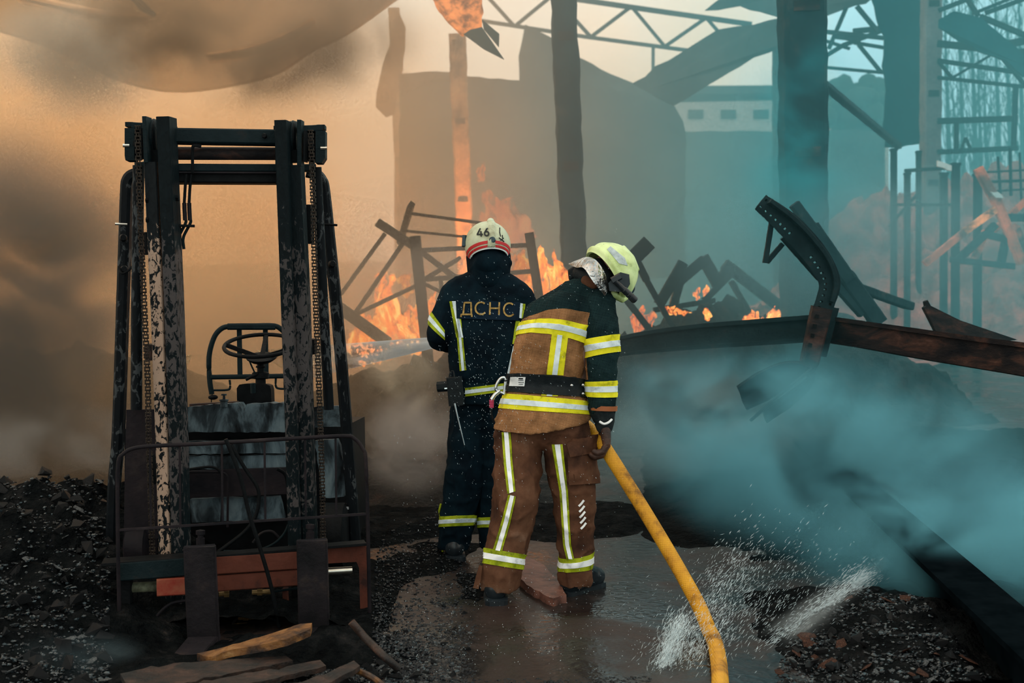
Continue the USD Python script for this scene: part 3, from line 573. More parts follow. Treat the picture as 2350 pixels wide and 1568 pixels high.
obj(FK, 'pipe', ftube([(430, 1078), (480, 1072), (500, 1078), (509, 1096), (510, 1150), (508, 1200)], 6, 6.7), MAT['black']); obj(FK, 'pipe', ftube([(430, 1084), (500, 1084), (520, 1092), (523, 1120), (522, 1210)], 6, 6.72), MAT['purple_plate'])
obj(FK, 'drive_wheel', lathe(fp(322, 1252, 6.5), RIGHT, [(-0.06, 0), (-0.06, 0.10), (-0.045, 0.13), (0.045, 0.13), (0.06, 0.10), (0.06, 0)], 20), MAT['purple_plate'], 30)
obj(FK, 'drive_wheel', lathe(fp(770, 1228, 6.6), RIGHT, [(-0.07, 0), (-0.07, 0.13), (-0.05, 0.17), (0.05, 0.17), (0.07, 0.13), (0.07, 0)], 20), MAT['black'], 30)
# load backrest: bent tube, lower rail, thin rods
br = obj(FK, 'load_backrest', ftube([(276, 1500), (273, 1380), (270, 1200), (271, 1070), (283, 1042), (312, 1028), (370, 1023), (500, 1017), (650, 1008), (786, 1001), (813, 1007), (832, 1030), (840, 1064), (845, 1250), (849, 1450)], 9.5, 5.86, 8, 5), MAT['purple_plate'], 50)
obj(br, 'lower_rail', fbar(272, 1217, 842, 1180, 6, 5.86, 0.012), MAT['purple_plate'])
for x in (344, 412, 509, 607, 700, 770):
    yt = np.interp(x, [312, 370, 500, 650, 786], [1028, 1023, 1017, 1008, 1001])
    obj(br, 'guard_rod', fbar(x, yt, x + 2, 1217 - (x - 272) * 0.065, 4.5, 5.865, 0.008), MAT['purple_plate'])
# carriage
ca = obj(FK, 'carriage_bar', fbar(274, 1312, 424, 1300, 42, 5.92, 0.05), MAT['steel'], label='blackened left end of the upper carriage bar')
obj(FK, 'carriage_bar', fbar(490, 1297, 690, 1284, 42, 5.92, 0.05), MAT['red_carriage'], label='red middle of the upper carriage bar')
obj(FK, 'carriage_bar', fbar(360, 1348, 426, 1344, 40, 5.90, 0.05), MAT['red_orange'], label='orange red end of the lower carriage bar')
obj(FK, 'carriage_bar', fbar(490, 1339, 690, 1324, 37, 5.92, 0.05), MAT['red_carriage'], label='red lower carriage bar')
obj(FK, 'carriage_flange', fbar(236, 1291, 424, 1278, 7, 5.98, 0.16), MAT['black']); obj(FK, 'carriage_flange', fbar(490, 1274, 838, 1246, 6, 5.96, 0.12), MAT['black'])
obj(FK, 'carriage_frame', fplate([(746, 1256), (838, 1249), (842, 1262), (846, 1448), (828, 1448), (824, 1304), (818, 1290), (746, 1294)], 5.94, 0.05), MAT['red_carriage'], 20, label='red end frame of the carriage')
obj(FK, 'carriage_frame', fplate([(276, 1320), (298, 1318), (298, 1500), (280, 1502)], 5.92, 0.05), MAT['black'], 20, label='blackened end frame of the carriage')
obj(FK, 'side_shift_cylinder', rod(fp(296, 1349, 5.97), fp(362, 1346, 5.97), PX(12, 5.97), 16), MAT['greenish'], 40); obj(FK, 'side_shift_rod', rod(fp(742, 1312, 5.97), fp(808, 1309, 5.97), PX(9.5, 5.97), 16), MAT['chrome'], 40)
obj(FK, 'carriage_bar', fbar(500, 1456, 640, 1448, 30, 6.0, 0.05), MAT['red_carriage'], label='red bottom bar of the carriage')
obj(FK, 'carriage_bar', fbar(300, 1500, 372, 1496, 26, 5.95, 0.05), MAT['pale_plate'], label='pale ash covered bottom bar')
obj(FK, 'cross_strut', fbar(655, 1350, 657, 1420, 12, 6.05, 0.04), MAT['red_carriage'])
obj(FK, 'mast_foot', fbar(388, 1280, 390, 1432, 32, 6.14, 0.1), MAT['rail_grey']); obj(FK, 'mast_foot', fbar(416, 1270, 418, 1420, 26, 6.14, 0.1), MAT['rail_grey']); obj(FK, 'mast_foot', fbar(690, 1250, 696, 1410, 44, 6.14, 0.1), MAT['black'])
# forks: upright shanks hooked on the carriage, blades running towards the viewer
for k, (x0, y0, x1, y1, w0, w1) in enumerate(((458, 1254, 469, 1502, 74, 74), (716, 1240, 722, 1476, 71, 72))):
    fk = obj(FK, 'fork', fbar(x0, y0, x1, y1, w0, 5.72, 0.04, 0.2, w1), MAT['fork'], 20)
    a = fp(x1, y1 - 4, 5.72)
    a[2] = 0.018
    dirv = nrm(np.array([-0.04, -1.0, -0.01]))
    obj(fk, 'fork_blade', bar(a - dirv * 0.03, a + dirv * 0.30, PX(72, 5.84), 0.03, 0.2, PX(66, 5.84), 0.022, face=(0, 0, 1)), MAT['fork'], 20)
    obj(fk, 'fork_hook', bar(fp(x0, y0 + 2, 5.72), fp(x0, y0 + 2, 5.98), PX(70, 5.9), 0.02, face=(0, 0, 1)), MAT['fork'], 20)
    obj(fk, 'fork_latch', lathe(fp(x0 + 2 - 6 * k, y0 - 4, 5.9), UPV, [(0, 0.02), (0.03, 0.02), (0.032, 0.014), (0.045, 0.014), (0.047, 0.022), (0.065, 0.022), (0.07, 0)], 10), MAT['purple_plate'], 30)
# hoses, fittings
obj(FK, 'hose', ftube([(518, 1008), (540, 1062), (556, 1112), (572, 1180), (596, 1256), (622, 1346), (641, 1440)], 10, 5.83), MAT['black'], 50)
obj(FK, 'hose', ftube([(530, 1020), (560, 1072), (590, 1118), (594, 1150), (586, 1186), (560, 1222), (500, 1268)], 9, 6.1), MAT['black'], 50)
obj(FK, 'hose', ftube([(636, 1076), (655, 1090), (662, 1130), (666, 1190)], 9, 6.4), MAT['black'], 50)
obj(FK, 'hose', ftube([(580, 1246), (600, 1224), (624, 1220), (642, 1236)], 6, 6.2), MAT['rust'], 50); obj(FK, 'hose', ftube([(500, 1266), (580, 1264), (622, 1252), (650, 1228), (664, 1200)], 6, 6.18), MAT['steel'], 50)
obj(FK, 'hose', ftube([(430, 1378), (392, 1386), (362, 1412), (358, 1434), (378, 1460), (430, 1472)], 7, 5.9), MAT['purple_plate'], 50)
obj(FK, 'hose', ftube([(628, 1358), (656, 1354), (684, 1350)], 6, 5.96), MAT['steel'], 50); obj(FK, 'hose', ftube([(582, 1416), (612, 1416), (640, 1428)], 7, 5.96), MAT['steel'], 50)
for x0, y0, x1, y1 in ((578, 1360, 628, 1358), (546, 1418, 584, 1416), (532, 1438, 568, 1434), (502, 1364, 526, 1362)):
    obj(FK, 'hose_coupling', cat(rod(fp(x0, y0, 5.96), fp(x1, y1, 5.96), PX(6, 5.96), 8), rod(fp(x0 + 12, y0 - .5, 5.96), fp(x0 + 24, y0 - .7, 5.96), PX(8, 5.96), 6)), MAT['brass'], 30)
obj(FK, 'hose', ftube([(548, 1416), (536, 1428), (528, 1440), (508, 1448)], 6, 5.97), MAT['purple_plate'], 50)
# ------------------------------------------------------------------ people
def hull(pts):
    """smooth hull over (point, radius) balls"""
    return m3.Manifold.batch_hull([m3.Manifold.sphere(float(r), 24).translate(tuple(map(float, p))) for p, r in pts])
def flesh(bones, edge=0.014, smooth=12):
    """bones: lists of (point, radius) balls; joined into one continuous surface"""
    m = m3.Manifold.batch_boolean([hull(b) for b in bones], m3.OpType.Add).refine_to_length(edge)
    v, f = arr(m)
    t = trimesh.Trimesh(v, f, process=False); trimesh.smoothing.filter_taubin(t, iterations=smooth)
    return np.array(t.vertices), np.array(t.faces)
def vnormals(v, f): return np.array(trimesh.Trimesh(v, f, process=False).vertex_normals)
def crumple(m, amp, freq, seed=0, fine=0.0):
    v, f = m; n = vnormals(v, f)
    d = (meshkit.fbm(v * np.asarray(freq), 3, seed) - 0.5) * 2 * amp
    r = 1 - np.abs(meshkit.noise(v * np.asarray(freq) * 1.7, seed + 9) * 2 - 1)
    d = d + (r ** 4) * amp * 0.8 - amp * 0.3
    if fine: d = d + (meshkit.fbm(v * 60, 2, seed + 3) - 0.5) * fine
    return v + n * d[:, None], f
def cut(m, *planes):
    """keep the side each plane's normal points to; planes: (point, normal)"""
    v, f = m
    for o, n in planes:
        r = trimesh.intersections.slice_faces_plane(v, f, np.asarray(n, float), np.asarray(o, float))
        v, f = r[0], r[1]
        if len(f) == 0: return v, f
    return v, f
def offset(m, e):
    v, f = m; return v + vnormals(v, f) * e, f
def plane3(a, b, c, toward):
    n = nrm(np.cross(b - a, c - a)); s = np.dot(np.asarray(toward) - a, n)
    return a, n if s > 0 else -n
def sight(x0, y0, x1, y1, side):
    """plane through the eye and two pixels; side: a pixel on the kept side"""
    return plane3(EYE, P(x0, y0, 5), P(x1, y1, 5), P(*side, 5))
def flip(pl): return pl[0], -pl[1]
def facing(m, keep=0.05):
    v, f = m; t = trimesh.Trimesh(v, f, process=False)
    c = t.triangles_center - EYE; c /= np.linalg.norm(c, axis=1, keepdims=True)
    f = f[(np.array(t.face_normals) * -c).sum(1) > keep]
    u, inv = np.unique(f, return_inverse=True)
    return v[u], inv.reshape(-1, 3)
def biggest(m):
    v, f = m
    parts = trimesh.graph.connected_components(trimesh.Trimesh(v, f, process=False).face_adjacency, nodes=np.arange(len(f)))
    k = max(parts, key=len); f = f[k]; u, inv = np.unique(f, return_inverse=True)
    return v[u], inv.reshape(-1, 3)
def weld(m):
    t = trimesh.Trimesh(*m, process=False); t.merge_vertices(digits_vertex=6); return np.array(t.vertices), np.array(t.faces)
def tape(parent, name, base, planes, e, material, front=False, thick=0.004, label=None):
    """a strip sewn on a garment: the part of its surface between the planes, lifted a little"""
    v, f = cut(offset(base, e), *planes)
    if len(f) == 0: print('EMPTY', name, parent.GetPath()); return None
    if front: v, f = facing((v, f))
    v, f = weld((v, f))
    v, f = biggest((v, f))
    return obj(parent, name, solidify((v, f), thick), material, 50, label)
def hand(wrist, d, n, s, curl=1.0, scale=1.0):
    """palm, four fingers of different length, thumb; d along the fingers, n the way the palm faces, s towards the thumb"""
    d, n, s = nrm(d), nrm(n), nrm(s); k = scale
    W = np.asarray(wrist, float)
    kn = [W + d * 0.098 * k * q + s * o * k for o, q in ((0.034, 0.98), (0.012, 1.03), (-0.011, 1.0), (-0.032, 0.92))]
    bones = [[(W, 0.026 * k), (W + d * 0.03 * k + s * 0.02 * k, 0.021 * k), (W + d * 0.03 * k - s * 0.018 * k, 0.02 * k)] + [(p, 0.0145 * k) for p in kn]]
    for j, (p, L) in enumerate(zip(kn, (0.92, 1.03, 0.97, 0.78))):
        a, q = 0.0, p
        for l, da, r0, r1 in ((0.045, 38, 0.0135, 0.0125), (0.030, 52, 0.0125, 0.0115), (0.024, 36, 0.0115, 0.0095)):
            a += math.radians(da) * curl
            e = q + (d * math.cos(a) + n * math.sin(a)) * l * L * k
            bones.append([(q, r0 * k), (e, r1 * k)]); q = e
    q = W + d * 0.03 * k + s * 0.024 * k
    for vec, l, r0, r1 in ((d * 0.5 + s * 0.75 + n * 0.35, 0.04, 0.017, 0.015), (d * 0.75 + s * 0.15 + n * 0.7, 0.034, 0.015, 0.0135), (d * 0.6 - s * 0.3 + n * 0.8, 0.028, 0.013, 0.0105)):
        e = q + nrm(vec) * l * k; bones.append([(q, r0 * k), (e, r1 * k)]); q = e
    return bones
def head_bones(c, up, fwd, side, k=1.0):
    """skull, jaw, nose, ears"""
    c = np.asarray(c)
    return [[(c + up * 0.03 * k - fwd * 0.02 * k, 0.088 * k), (c + up * 0.02 * k + fwd * 0.025 * k, 0.078 * k), (c - up * 0.055 * k + fwd * 0.045 * k, 0.05 * k)],
            [(c - up * 0.085 * k + fwd * 0.068 * k, 0.028 * k), (c - up * 0.05 * k + fwd * 0.05 * k, 0.045 * k)],
            [(c + up * 0.018 * k + fwd * 0.098 * k, 0.010 * k), (c - up * 0.022 * k + fwd * 0.118 * k, 0.014 * k)],
            [(c + side * 0.083 * k, 0.02 * k), (c + side * 0.086 * k - up * 0.03 * k, 0.014 * k)], [(c - side * 0.083 * k, 0.02 * k), (c - side * 0.086 * k - up * 0.03 * k, 0.014 * k)]]

def weave(name, base, thread, period, rough=0.85, dirt=None, spec=0.1, thr=0.62):
    """cloth with a ripstop grid and dirt"""
    sc = 2 * math.pi / (20 * period)
    dirt = dirt or tuple(0.45 * c for c in base)
    return usdkit.material(stage, '/World/Looks/' + name, {
        "geo": ("geometry", {}), "rot": ("mapping", {"rotation": (0.0, 0.09, 0.0)}),
        "wx": ("wave_texture", {"wave_type": "bands", "bands_direction": "x", "scale": sc, "distortion": 0.8, "detail": 1.0, "detail_scale": 0.6}),
        "wz": ("wave_texture", {"wave_type": "bands", "bands_direction": "z", "scale": sc, "distortion": 0.8, "detail": 1.0, "detail_scale": 0.6}),
        "mx": ("math", {"math_type": "maximum"}), "g": ("map_range", {"from_min": thr, "from_max": 0.95, "to_min": 0.0, "to_max": 1.0, "clamp": True}),
        "n": ("noise_texture", {"scale": 7.0, "detail": 6.0, "roughness": 0.6}), "nr": ("rgb_ramp", {"ramp": [(0.36, dirt), (0.55, base), (0.78, tuple(min(1, 1.18 * c) for c in base))]}),
        "tr": ("rgb_ramp", {"ramp": [(0.36, tuple(0.45 * c for c in thread)), (0.6, thread)]}), "c": ("mix_color", {}),
        "fn": ("noise_texture", {"scale": 26.0, "detail": 4.0}), "h": ("math", {"math_type": "multiply_add", "value2": 0.08}), "b": ("bump", {"strength": 0.9, "distance": 0.01}),
        "p": ("principled_bsdf", {"roughness": rough, "specular_ior_level": spec})},
        [("geo.position", "rot.vector"), ("rot.vector", "wx.vector"), ("rot.vector", "wz.vector"), ("wx.fac", "mx.value1"), ("wz.fac", "mx.value2"), ("mx.value", "g.value"), ("geo.position", "n.vector"),
         ("n.fac", "nr.fac"), ("n.fac", "tr.fac"), ("g.result", "c.fac"), ("nr.color", "c.a"), ("tr.color", "c.b"), ("c.result", "p.base_color"),
         ("geo.position", "fn.vector"), ("mx.value", "h.value1"), ("fn.fac", "h.value3"), ("h.value", "b.height"), ("b.normal", "p.normal")], surface="p.BSDF")
MAT['navy'] = mat('navy_turnout_cloth', [(0.35, (0.0022, 0.006, 0.010)), (0.6, (0.004, 0.013, 0.020)), (0.8, (0.009, 0.022, 0.03))], scale=9, detail=6, rough=0.85, bump=0.003, bscale=30, space='world', spec=0.05)
MAT['navy_flap'] = plain('navy_name_flap', (0.003, 0.012, 0.024), 0.8, spec=0.1)
MAT['brown'] = weave('brown_turnout_cloth', (0.235, 0.098, 0.040), (0.44, 0.23, 0.105), 0.0075)
MAT['brown_plain'] = mat('brown_trouser_cloth', [(0.34, (0.038, 0.018, 0.012)), (0.5, (0.094, 0.041, 0.023)), (0.62, (0.13, 0.060, 0.034)), (0.78, (0.21, 0.12, 0.08))], scale=5, detail=8, rough=0.85, bump=0.003, bscale=30, space='world', spec=0.1)
MAT['yoke'] = weave('black_ripstop_cloth', (0.0035, 0.010, 0.013), (0.022, 0.052, 0.052), 0.0072, dirt=(0.002, 0.006, 0.009), thr=0.78, spec=0.05)
MAT['yellow'] = mat('fluorescent_yellow_tape', [(0.30, (0.30, 0.28, 0.012)), (0.42, (0.72, 0.66, 0.02)), (0.6, (0.86, 0.78, 0.03))], scale=14, detail=6, rough=0.5, space='world')
MAT['lime'] = mat('dirty_lime_tape', [(0.32, (0.10, 0.13, 0.008)), (0.48, (0.30, 0.36, 0.012)), (0.7, (0.46, 0.52, 0.03))], scale=14, detail=6, rough=0.55, space='world')
MAT['silver'] = mat('reflective_silver_tape', [(0.30, (0.42, 0.50, 0.52)), (0.48, (0.70, 0.80, 0.84)), (0.7, (0.80, 0.88, 0.92))], scale=20, detail=6, rough=0.4, space='world')
MAT['bright_silver'] = mat('bright_reflective_tape', [(0.28, (0.50, 0.55, 0.58)), (0.42, (0.90, 0.93, 0.95)), (0.7, (0.95, 0.97, 0.99))], scale=18, detail=6, rough=0.4, space='world')
MAT['dark_silver'] = mat('grey_reflective_tape', [(0.30, (0.20, 0.24, 0.25)), (0.5, (0.42, 0.49, 0.50)), (0.7, (0.60, 0.68, 0.70))], scale=20, detail=6, rough=0.4, space='world')
MAT['strap'] = mat('black_webbing', [(0.35, (0.003, 0.006, 0.008)), (0.7, (0.008, 0.012, 0.014))], scale=30, rough=0.55, bump=0.002, bscale=120, spec=0.2)
MAT['rubber'] = mat('wet_black_rubber', [(0.35, (0.004, 0.006, 0.008)), (0.6, (0.010, 0.014, 0.017)), (0.75, (0.03, 0.03, 0.03))], scale=16, rough=0.3, spec=0.4, space='world')
MAT['cream'] = mat('sooty_cream_helmet', [(0.34, (0.24, 0.22, 0.13)), (0.5, (0.50, 0.53, 0.36)), (0.7, (0.60, 0.65, 0.46))], scale=7, detail=7, rough=0.4, spec=0.4, space='world')
MAT['limehelmet'] = mat('scuffed_lime_helmet', [(0.30, (0.16, 0.22, 0.06)), (0.43, (0.48, 0.60, 0.23)), (0.6, (0.66, 0.79, 0.37)), (0.8, (0.75, 0.86, 0.48))], scale=9, detail=8, rough=0.38, spec=0.5, space='world')
MAT['red'] = plain('red_helmet_stripe', (0.52, 0.012, 0.014), 0.5)
MAT['ink'] = plain('black_print', (0.006, 0.008, 0.008), 0.7)
MAT['gold'] = mat('gold_lettering', [(0.36, (0.22, 0.13, 0.04)), (0.6, (0.46, 0.30, 0.10))], scale=40, rough=0.7, space='world')
MAT['white'] = plain('white_print', (0.78, 0.80, 0.80), 0.6)
MAT['foil'] = mat('silver_foil_cloth', [(0.4, (0.30, 0.29, 0.28)), (0.6, (0.62, 0.62, 0.61))], scale=14, rough=0.24, metallic=1.0, bump=0.02, bscale=22, space='world')
MAT['leather'] = mat('sooty_brown_glove', [(0.35, (0.016, 0.010, 0.009)), (0.55, (0.055, 0.026, 0.017)), (0.72, (0.14, 0.05, 0.022))], scale=12, detail=7, rough=0.55, spec=0.3, bump=0.003, bscale=50, space='world')
MAT['orange_strap'] = plain('orange_leather_strap', (0.27, 0.075, 0.015), 0.5)
MAT['cuff'] = mat('black_knit_cuff', [(0.35, (0.006, 0.010, 0.012)), (0.7, (0.022, 0.028, 0.03))], scale=18, rough=0.8, bump=0.003, bscale=60, space='world')
MAT['steel_shiny'] = mat('polished_steel', [(0.4, (0.45, 0.47, 0.48)), (0.6, (0.7, 0.72, 0.72))], scale=10, rough=0.25, metallic=1.0)
MAT['pink'] = plain('pink_sleeve', (0.42, 0.03, 0.09), 0.4)
MAT['skin'] = mat('sooty_skin', [(0.4, (0.22, 0.12, 0.085)), (0.7, (0.38, 0.22, 0.16))], scale=10, rough=0.6, space='world')
MAT['cyan_knob'] = plain('dark_teal_plastic', (0.006, 0.03, 0.042), 0.4)

# ---------------- the firefighter in navy, seen from behind
D1 = 7.3
def A(x, y, dy=0.0): return P(x, y, D1 + dy)
def B(x, y, dy, r): return (A(x, y, dy), PX(r, D1))
HW = A(1096, 790, 0.36)
f1 = thing('person', 'person in navy firefighting suit and cream helmet marked 46, seen from behind', 'person', at=G(1085, 1290))
Lh, Rh = A(1040, 792, 0.30), A(1130, 792, 0.33)
body1 = [[B(1070, 690, 0, 30), B(1168, 692, 0, 30), B(1080, 760, 0.03, 36), B(1155, 760, 0.03, 36), B(1115, 655, 0.02, 26)], [B(1080, 760, 0.03, 36), B(1155, 760, 0.03, 36), B(1085, 900, 0.0, 38), B(1145, 900, 0.0, 38)],
         [B(1115, 655, 0.02, 22), B(1118, 600, 0.04, 22)], [B(1038, 680, 0, 22), B(1006, 768, -0.02, 17)], [B(1006, 768, -0.02, 17), (Lh, 0.03)], [B(1198, 684, 0, 22), B(1215, 780, 0.05, 17)], [B(1215, 780, 0.05, 17), (Rh, 0.03)], [B(1045, 680, 0, 24), B(1195, 684, 0, 24)],
         [B(1085, 920, 0, 36), B(1070, 1095, -0.03, 25)], [B(1070, 1095, -0.03, 25), B(1042, 1262, 0.0, 16)], [B(1145, 920, 0, 36), B(1140, 1095, -0.02, 25)], [B(1140, 1095, -0.02, 25), B(1134, 1262, 0.03, 16)]]
body1 += head_bones(A(1118, 575, 0.06), np.array([0, 0.1, 1.0]), np.array([0, 1.0, -0.1]), RIGHT)
body1 += hand(Lh, RIGHT * 0.9 + FWD * 0.3, -UPV * 0.2 + FWD, UPV, 1.0) + hand(Rh, -RIGHT * 0.9 + FWD * 0.3, FWD - UPV * 0.2, UPV, 1.0)
obj(f1, 'body', flesh(body1, 0.016, 8), MAT['skin'], True)
torso1 = [[B(1050, 672, 0.02, 36), B(1186, 678, 0.02, 36), B(1118, 640, 0.04, 34)],
          [B(1050, 676, 0.02, 36), B(1186, 680, 0.02, 36), B(1072, 770, -0.02, 46), B(1160, 770, -0.02, 46), B(1072, 770, 0.10, 46), B(1160, 770, 0.10, 46)],
          [B(1072, 770, -0.02, 46), B(1160, 770, -0.02, 46), B(1080, 850, -0.02, 46), B(1150, 850, -0.02, 46), B(1080, 850, 0.08, 46), B(1150, 850, 0.08, 46)],
          [B(1080, 850, 0, 46), B(1150, 850, 0, 46), B(1084, 930, 0.0, 50), B(1146, 930, 0.0, 50), B(1084, 930, 0.06, 50), B(1146, 930, 0.06, 50)],
          [B(1044, 678, 0.01, 36), B(1024, 720, 0.0, 33)], [B(1024, 720, 0.0, 33), B(1008, 764, -0.04, 28)], [B(1008, 764, -0.04, 29), B(1012, 779, 0.04, 27), B(1030, 785, 0.20, 23)], [B(1192, 684, 0.01, 36), B(1212, 735, 0.02, 33)], [B(1212, 735, 0.02, 33), B(1222, 790, 0.05, 28)], [B(1222, 790, 0.05, 28), B(1160, 792, 0.24, 23)]]
jk = m3.Manifold.batch_boolean([hull(b) for b in torso1], m3.OpType.Add).trim_by_plane((0, 0, 1), float(A(1110, 924)[2])).refine_to_length(0.012)
t_ = trimesh.Trimesh(*arr(jk), process=False); trimesh.smoothing.filter_taubin(t_, iterations=10)
jacket1 = crumple((np.array(t_.vertices), np.array(t_.faces)), 0.009, (7, 7, 5), 3, 0.003)
j1 = obj(f1, 'jacket', jacket1, MAT['navy'], True, label='navy jacket with reflective braces')
def legs(bones, seed, amp, planes_z, edge=0.012):
    m = m3.Manifold.batch_boolean([hull(b) for b in bones], m3.OpType.Add)
    for o, n in planes_z: m = m.trim_by_plane(tuple(map(float, n)), float(np.dot(o, n)))
    t = trimesh.Trimesh(*arr(m.refine_to_length(edge)), process=False); trimesh.smoothing.filter_taubin(t, iterations=10)
    return crumple((np.array(t.vertices), np.array(t.faces)), amp, (8, 8, 6), seed, 0.003)
trou1 = legs([[B(1082, 915, 0.02, 48), B(1080, 970, 0.02, 48)], [B(1148, 915, 0.02, 48), B(1142, 970, 0.02, 48)], [B(1082, 920, 0.02, 46), B(1146, 920, 0.02, 46)], [B(1080, 965, 0.02, 48), B(1070, 1090, -0.01, 47)], [B(1070, 1090, -0.01, 47), B(1048, 1195, 0.01, 41)], [B(1048, 1195, 0.01, 41), B(1040, 1250, 0.02, 36)],
                [B(1142, 965, 0.02, 48), B(1142, 1090, 0, 44)], [B(1142, 1090, 0, 44), B(1136, 1195, 0.03, 40)], [B(1136, 1195, 0.03, 40), B(1134, 1250, 0.04, 35)]], 21, 0.014, [(A(1080, 1258), np.array([0, 0, 1.0]))])
tr1 = obj(f1, 'trousers', trou1, MAT['navy'], True)
def boot(parent, heel, toe, r, m, hi=0.12):
    """heel and toe on the ground, r half the width"""
    heel, toe = np.asarray(heel, float), np.asarray(toe, float)
    heel, toe = heel * (1, 1, 0), toe * (1, 1, 0); d = toe - heel; z = np.array([0, 0, 1.0])
    mm = flesh([[(heel + z * (r + 0.012), r), (heel + d * 0.1 + z * (hi + 0.1), r * 0.95), (heel + d * 0.35 + z * (hi + 0.02), r * 0.85)], [(heel + z * (r + 0.012), r), (toe - d * 0.12 + z * (r * 0.8 + 0.012), r * 0.8), (heel + d * 0.45 + z * (r + 0.04), r * 0.9)], [(toe - d * 0.14 + z * (r * 0.75 + 0.012), r * 0.82), (toe - d * 0.25 + z * (r * 0.9 + 0.012), r * 0.95)]], 0.012, 6)
    b = obj(parent, 'boot', mm, m, True)
    s = nrm(np.cross(d, z)); out = []
    for t_, w in ((-0.28, 0.6), (-0.22, 0.95), (0.1, 1.02), (0.45, 0.85), (0.75, 1.05), (0.98, 0.8), (1.06, 0.35)): out.append((t_, w))
    ring = [heel + d * a + s * w * r for a, w in out] + [heel + d * a - s * w * r for a, w in out[::-1]]
    pts = np.array([[np.dot(p - heel, nrm(d)), np.dot(p - heel, s)] for p in ring])
    obj(b, 'sole', prism(pts, heel + z * 0.002, heel + z * 0.030, nrm(d), s), MAT['rubber'], 20)
    return b
boot(f1, G(1044, 1284) , G(1036, 1270) + (-0.02, 0.20, 0), 0.058, MAT['rubber'], 0.03); boot(f1, G(1134, 1282), G(1140, 1262) + (0.02, 0.18, 0), 0.056, MAT['rubber'], 0.03)
# tapes on the navy suit
def stripe(parent, base, l0, r0, l1, r1, mats, e=0.005, name='reflective_stripe', split=(0.32, 0.68), front=True):
    """a strip down the garment: corners left/right at its upper end and lower end (pixels); yellow with silver in the middle"""
    l0, r0, l1, r1 = map(np.array, (l0, r0, l1, r1)); mid = (l0 + r0 + l1 + r1) / 4
    def pls(a, b):
        q = [l0 + (r0 - l0) * a, l0 + (r0 - l0) * b, l1 + (r1 - l1) * a, l1 + (r1 - l1) * b]
        c = sum(q) / 4
        return [sight(*q[0], *q[2], c), sight(*q[1], *q[3], c), sight(*q[0], *q[1], c), sight(*q[2], *q[3], c)]
    s = tape(parent, name, base, pls(0, 1), e, mats[0], front)
    if s is not None and split: tape(s, 'silver_band', base, pls(*split), e + 0.0025, mats[1], front)
    return s
def ring_tape(parent, base, top, bot, mats, e=0.005, name='reflective_band', split=(0.32, 0.70), extra=(), region=None):
    """a band round the garment between two planes, each through three points"""
    def mid(t): return [a + (b - a) * t for a, b in zip(top, bot)]
    ext = list(extra)
    def pl(t, toward): return plane3(*mid(t), sum(mid(toward)) / 3)
    base2 = base if region is None else region
    s = tape(parent, name, base2, [pl(0, 0.5), pl(1, 0.5)] + ext, e, mats[0])
    if s is not None and split: tape(s, 'silver_band', base2, [pl(split[0], 0.5), pl(split[1], 0.5)] + ext, e + 0.0025, mats[1])
    return s
YS = (MAT['lime'], MAT['silver'])
stripe(j1, jacket1, (1031, 692), (1046, 691), (1047, 775), (1063, 775), YS, split=(0.42, 1.0)); stripe(j1, jacket1, (1045, 733), (1058, 732), (1055, 852), (1070, 850), YS, split=(0.3, 0.72))
stripe(j1, jacket1, (1194, 696), (1206, 698), (1192, 730), (1202, 732), YS, split=(0, 0.5)); stripe(j1, jacket1, (1184, 737), (1193, 737), (1176, 790), (1186, 790), YS, split=None); stripe(j1, jacket1, (1178, 795), (1189, 797), (1164, 860), (1176, 862), YS, split=(0.0, 0.45))
arm_only = [sight(1019, 640, 1022, 850, (980, 760))]
ring_tape(j1, jacket1, [A(993, 722, 0), A(1020, 757, -0.11), A(1004, 735, -0.11)], [A(984, 745, 0), A(1018, 779, -0.11), A(997, 760, -0.11)], YS, extra=arm_only)
ring_tape(j1, jacket1, [A(1060, 890, 0), A(1110, 886, -0.13), A(1175, 876, 0)], [A(1060, 912, 0), A(1110, 905, -0.13), A(1175, 897, 0)], YS, split=(0.28, 0.7), extra=[sight(1066, 800, 1068, 950, (1150, 890))])
ring_tape(tr1, trou1, [A(1004, 1187, 0.02), A(1046, 1184, -0.1), A(1090, 1184, 0.02)], [A(1004, 1210, 0.02), A(1046, 1208, -0.1), A(1090, 1206, 0.02)], YS, extra=[sight(1096, 1100, 1094, 1250, (1040, 1195))])
ring_tape(tr1, trou1, [A(1100, 1190, 0.02), A(1136, 1187, -0.1), A(1180, 1190, 0.02)], [A(1100, 1212, 0.02), A(1136, 1210, -0.1), A(1180, 1212, 0.02)], YS, extra=[sight(1096, 1100, 1094, 1250, (1140, 1195))])
for pts in ([(1012, 1156), (1008, 1172), (1011, 1186)], [(1012, 1232), (1013, 1248), (1016, 1266)]):
    obj(tr1, 'piping', tube([A(x, y, 0.0) - FWD * 0.01 for x, y in pts], 0.006, 6), MAT['lime'])
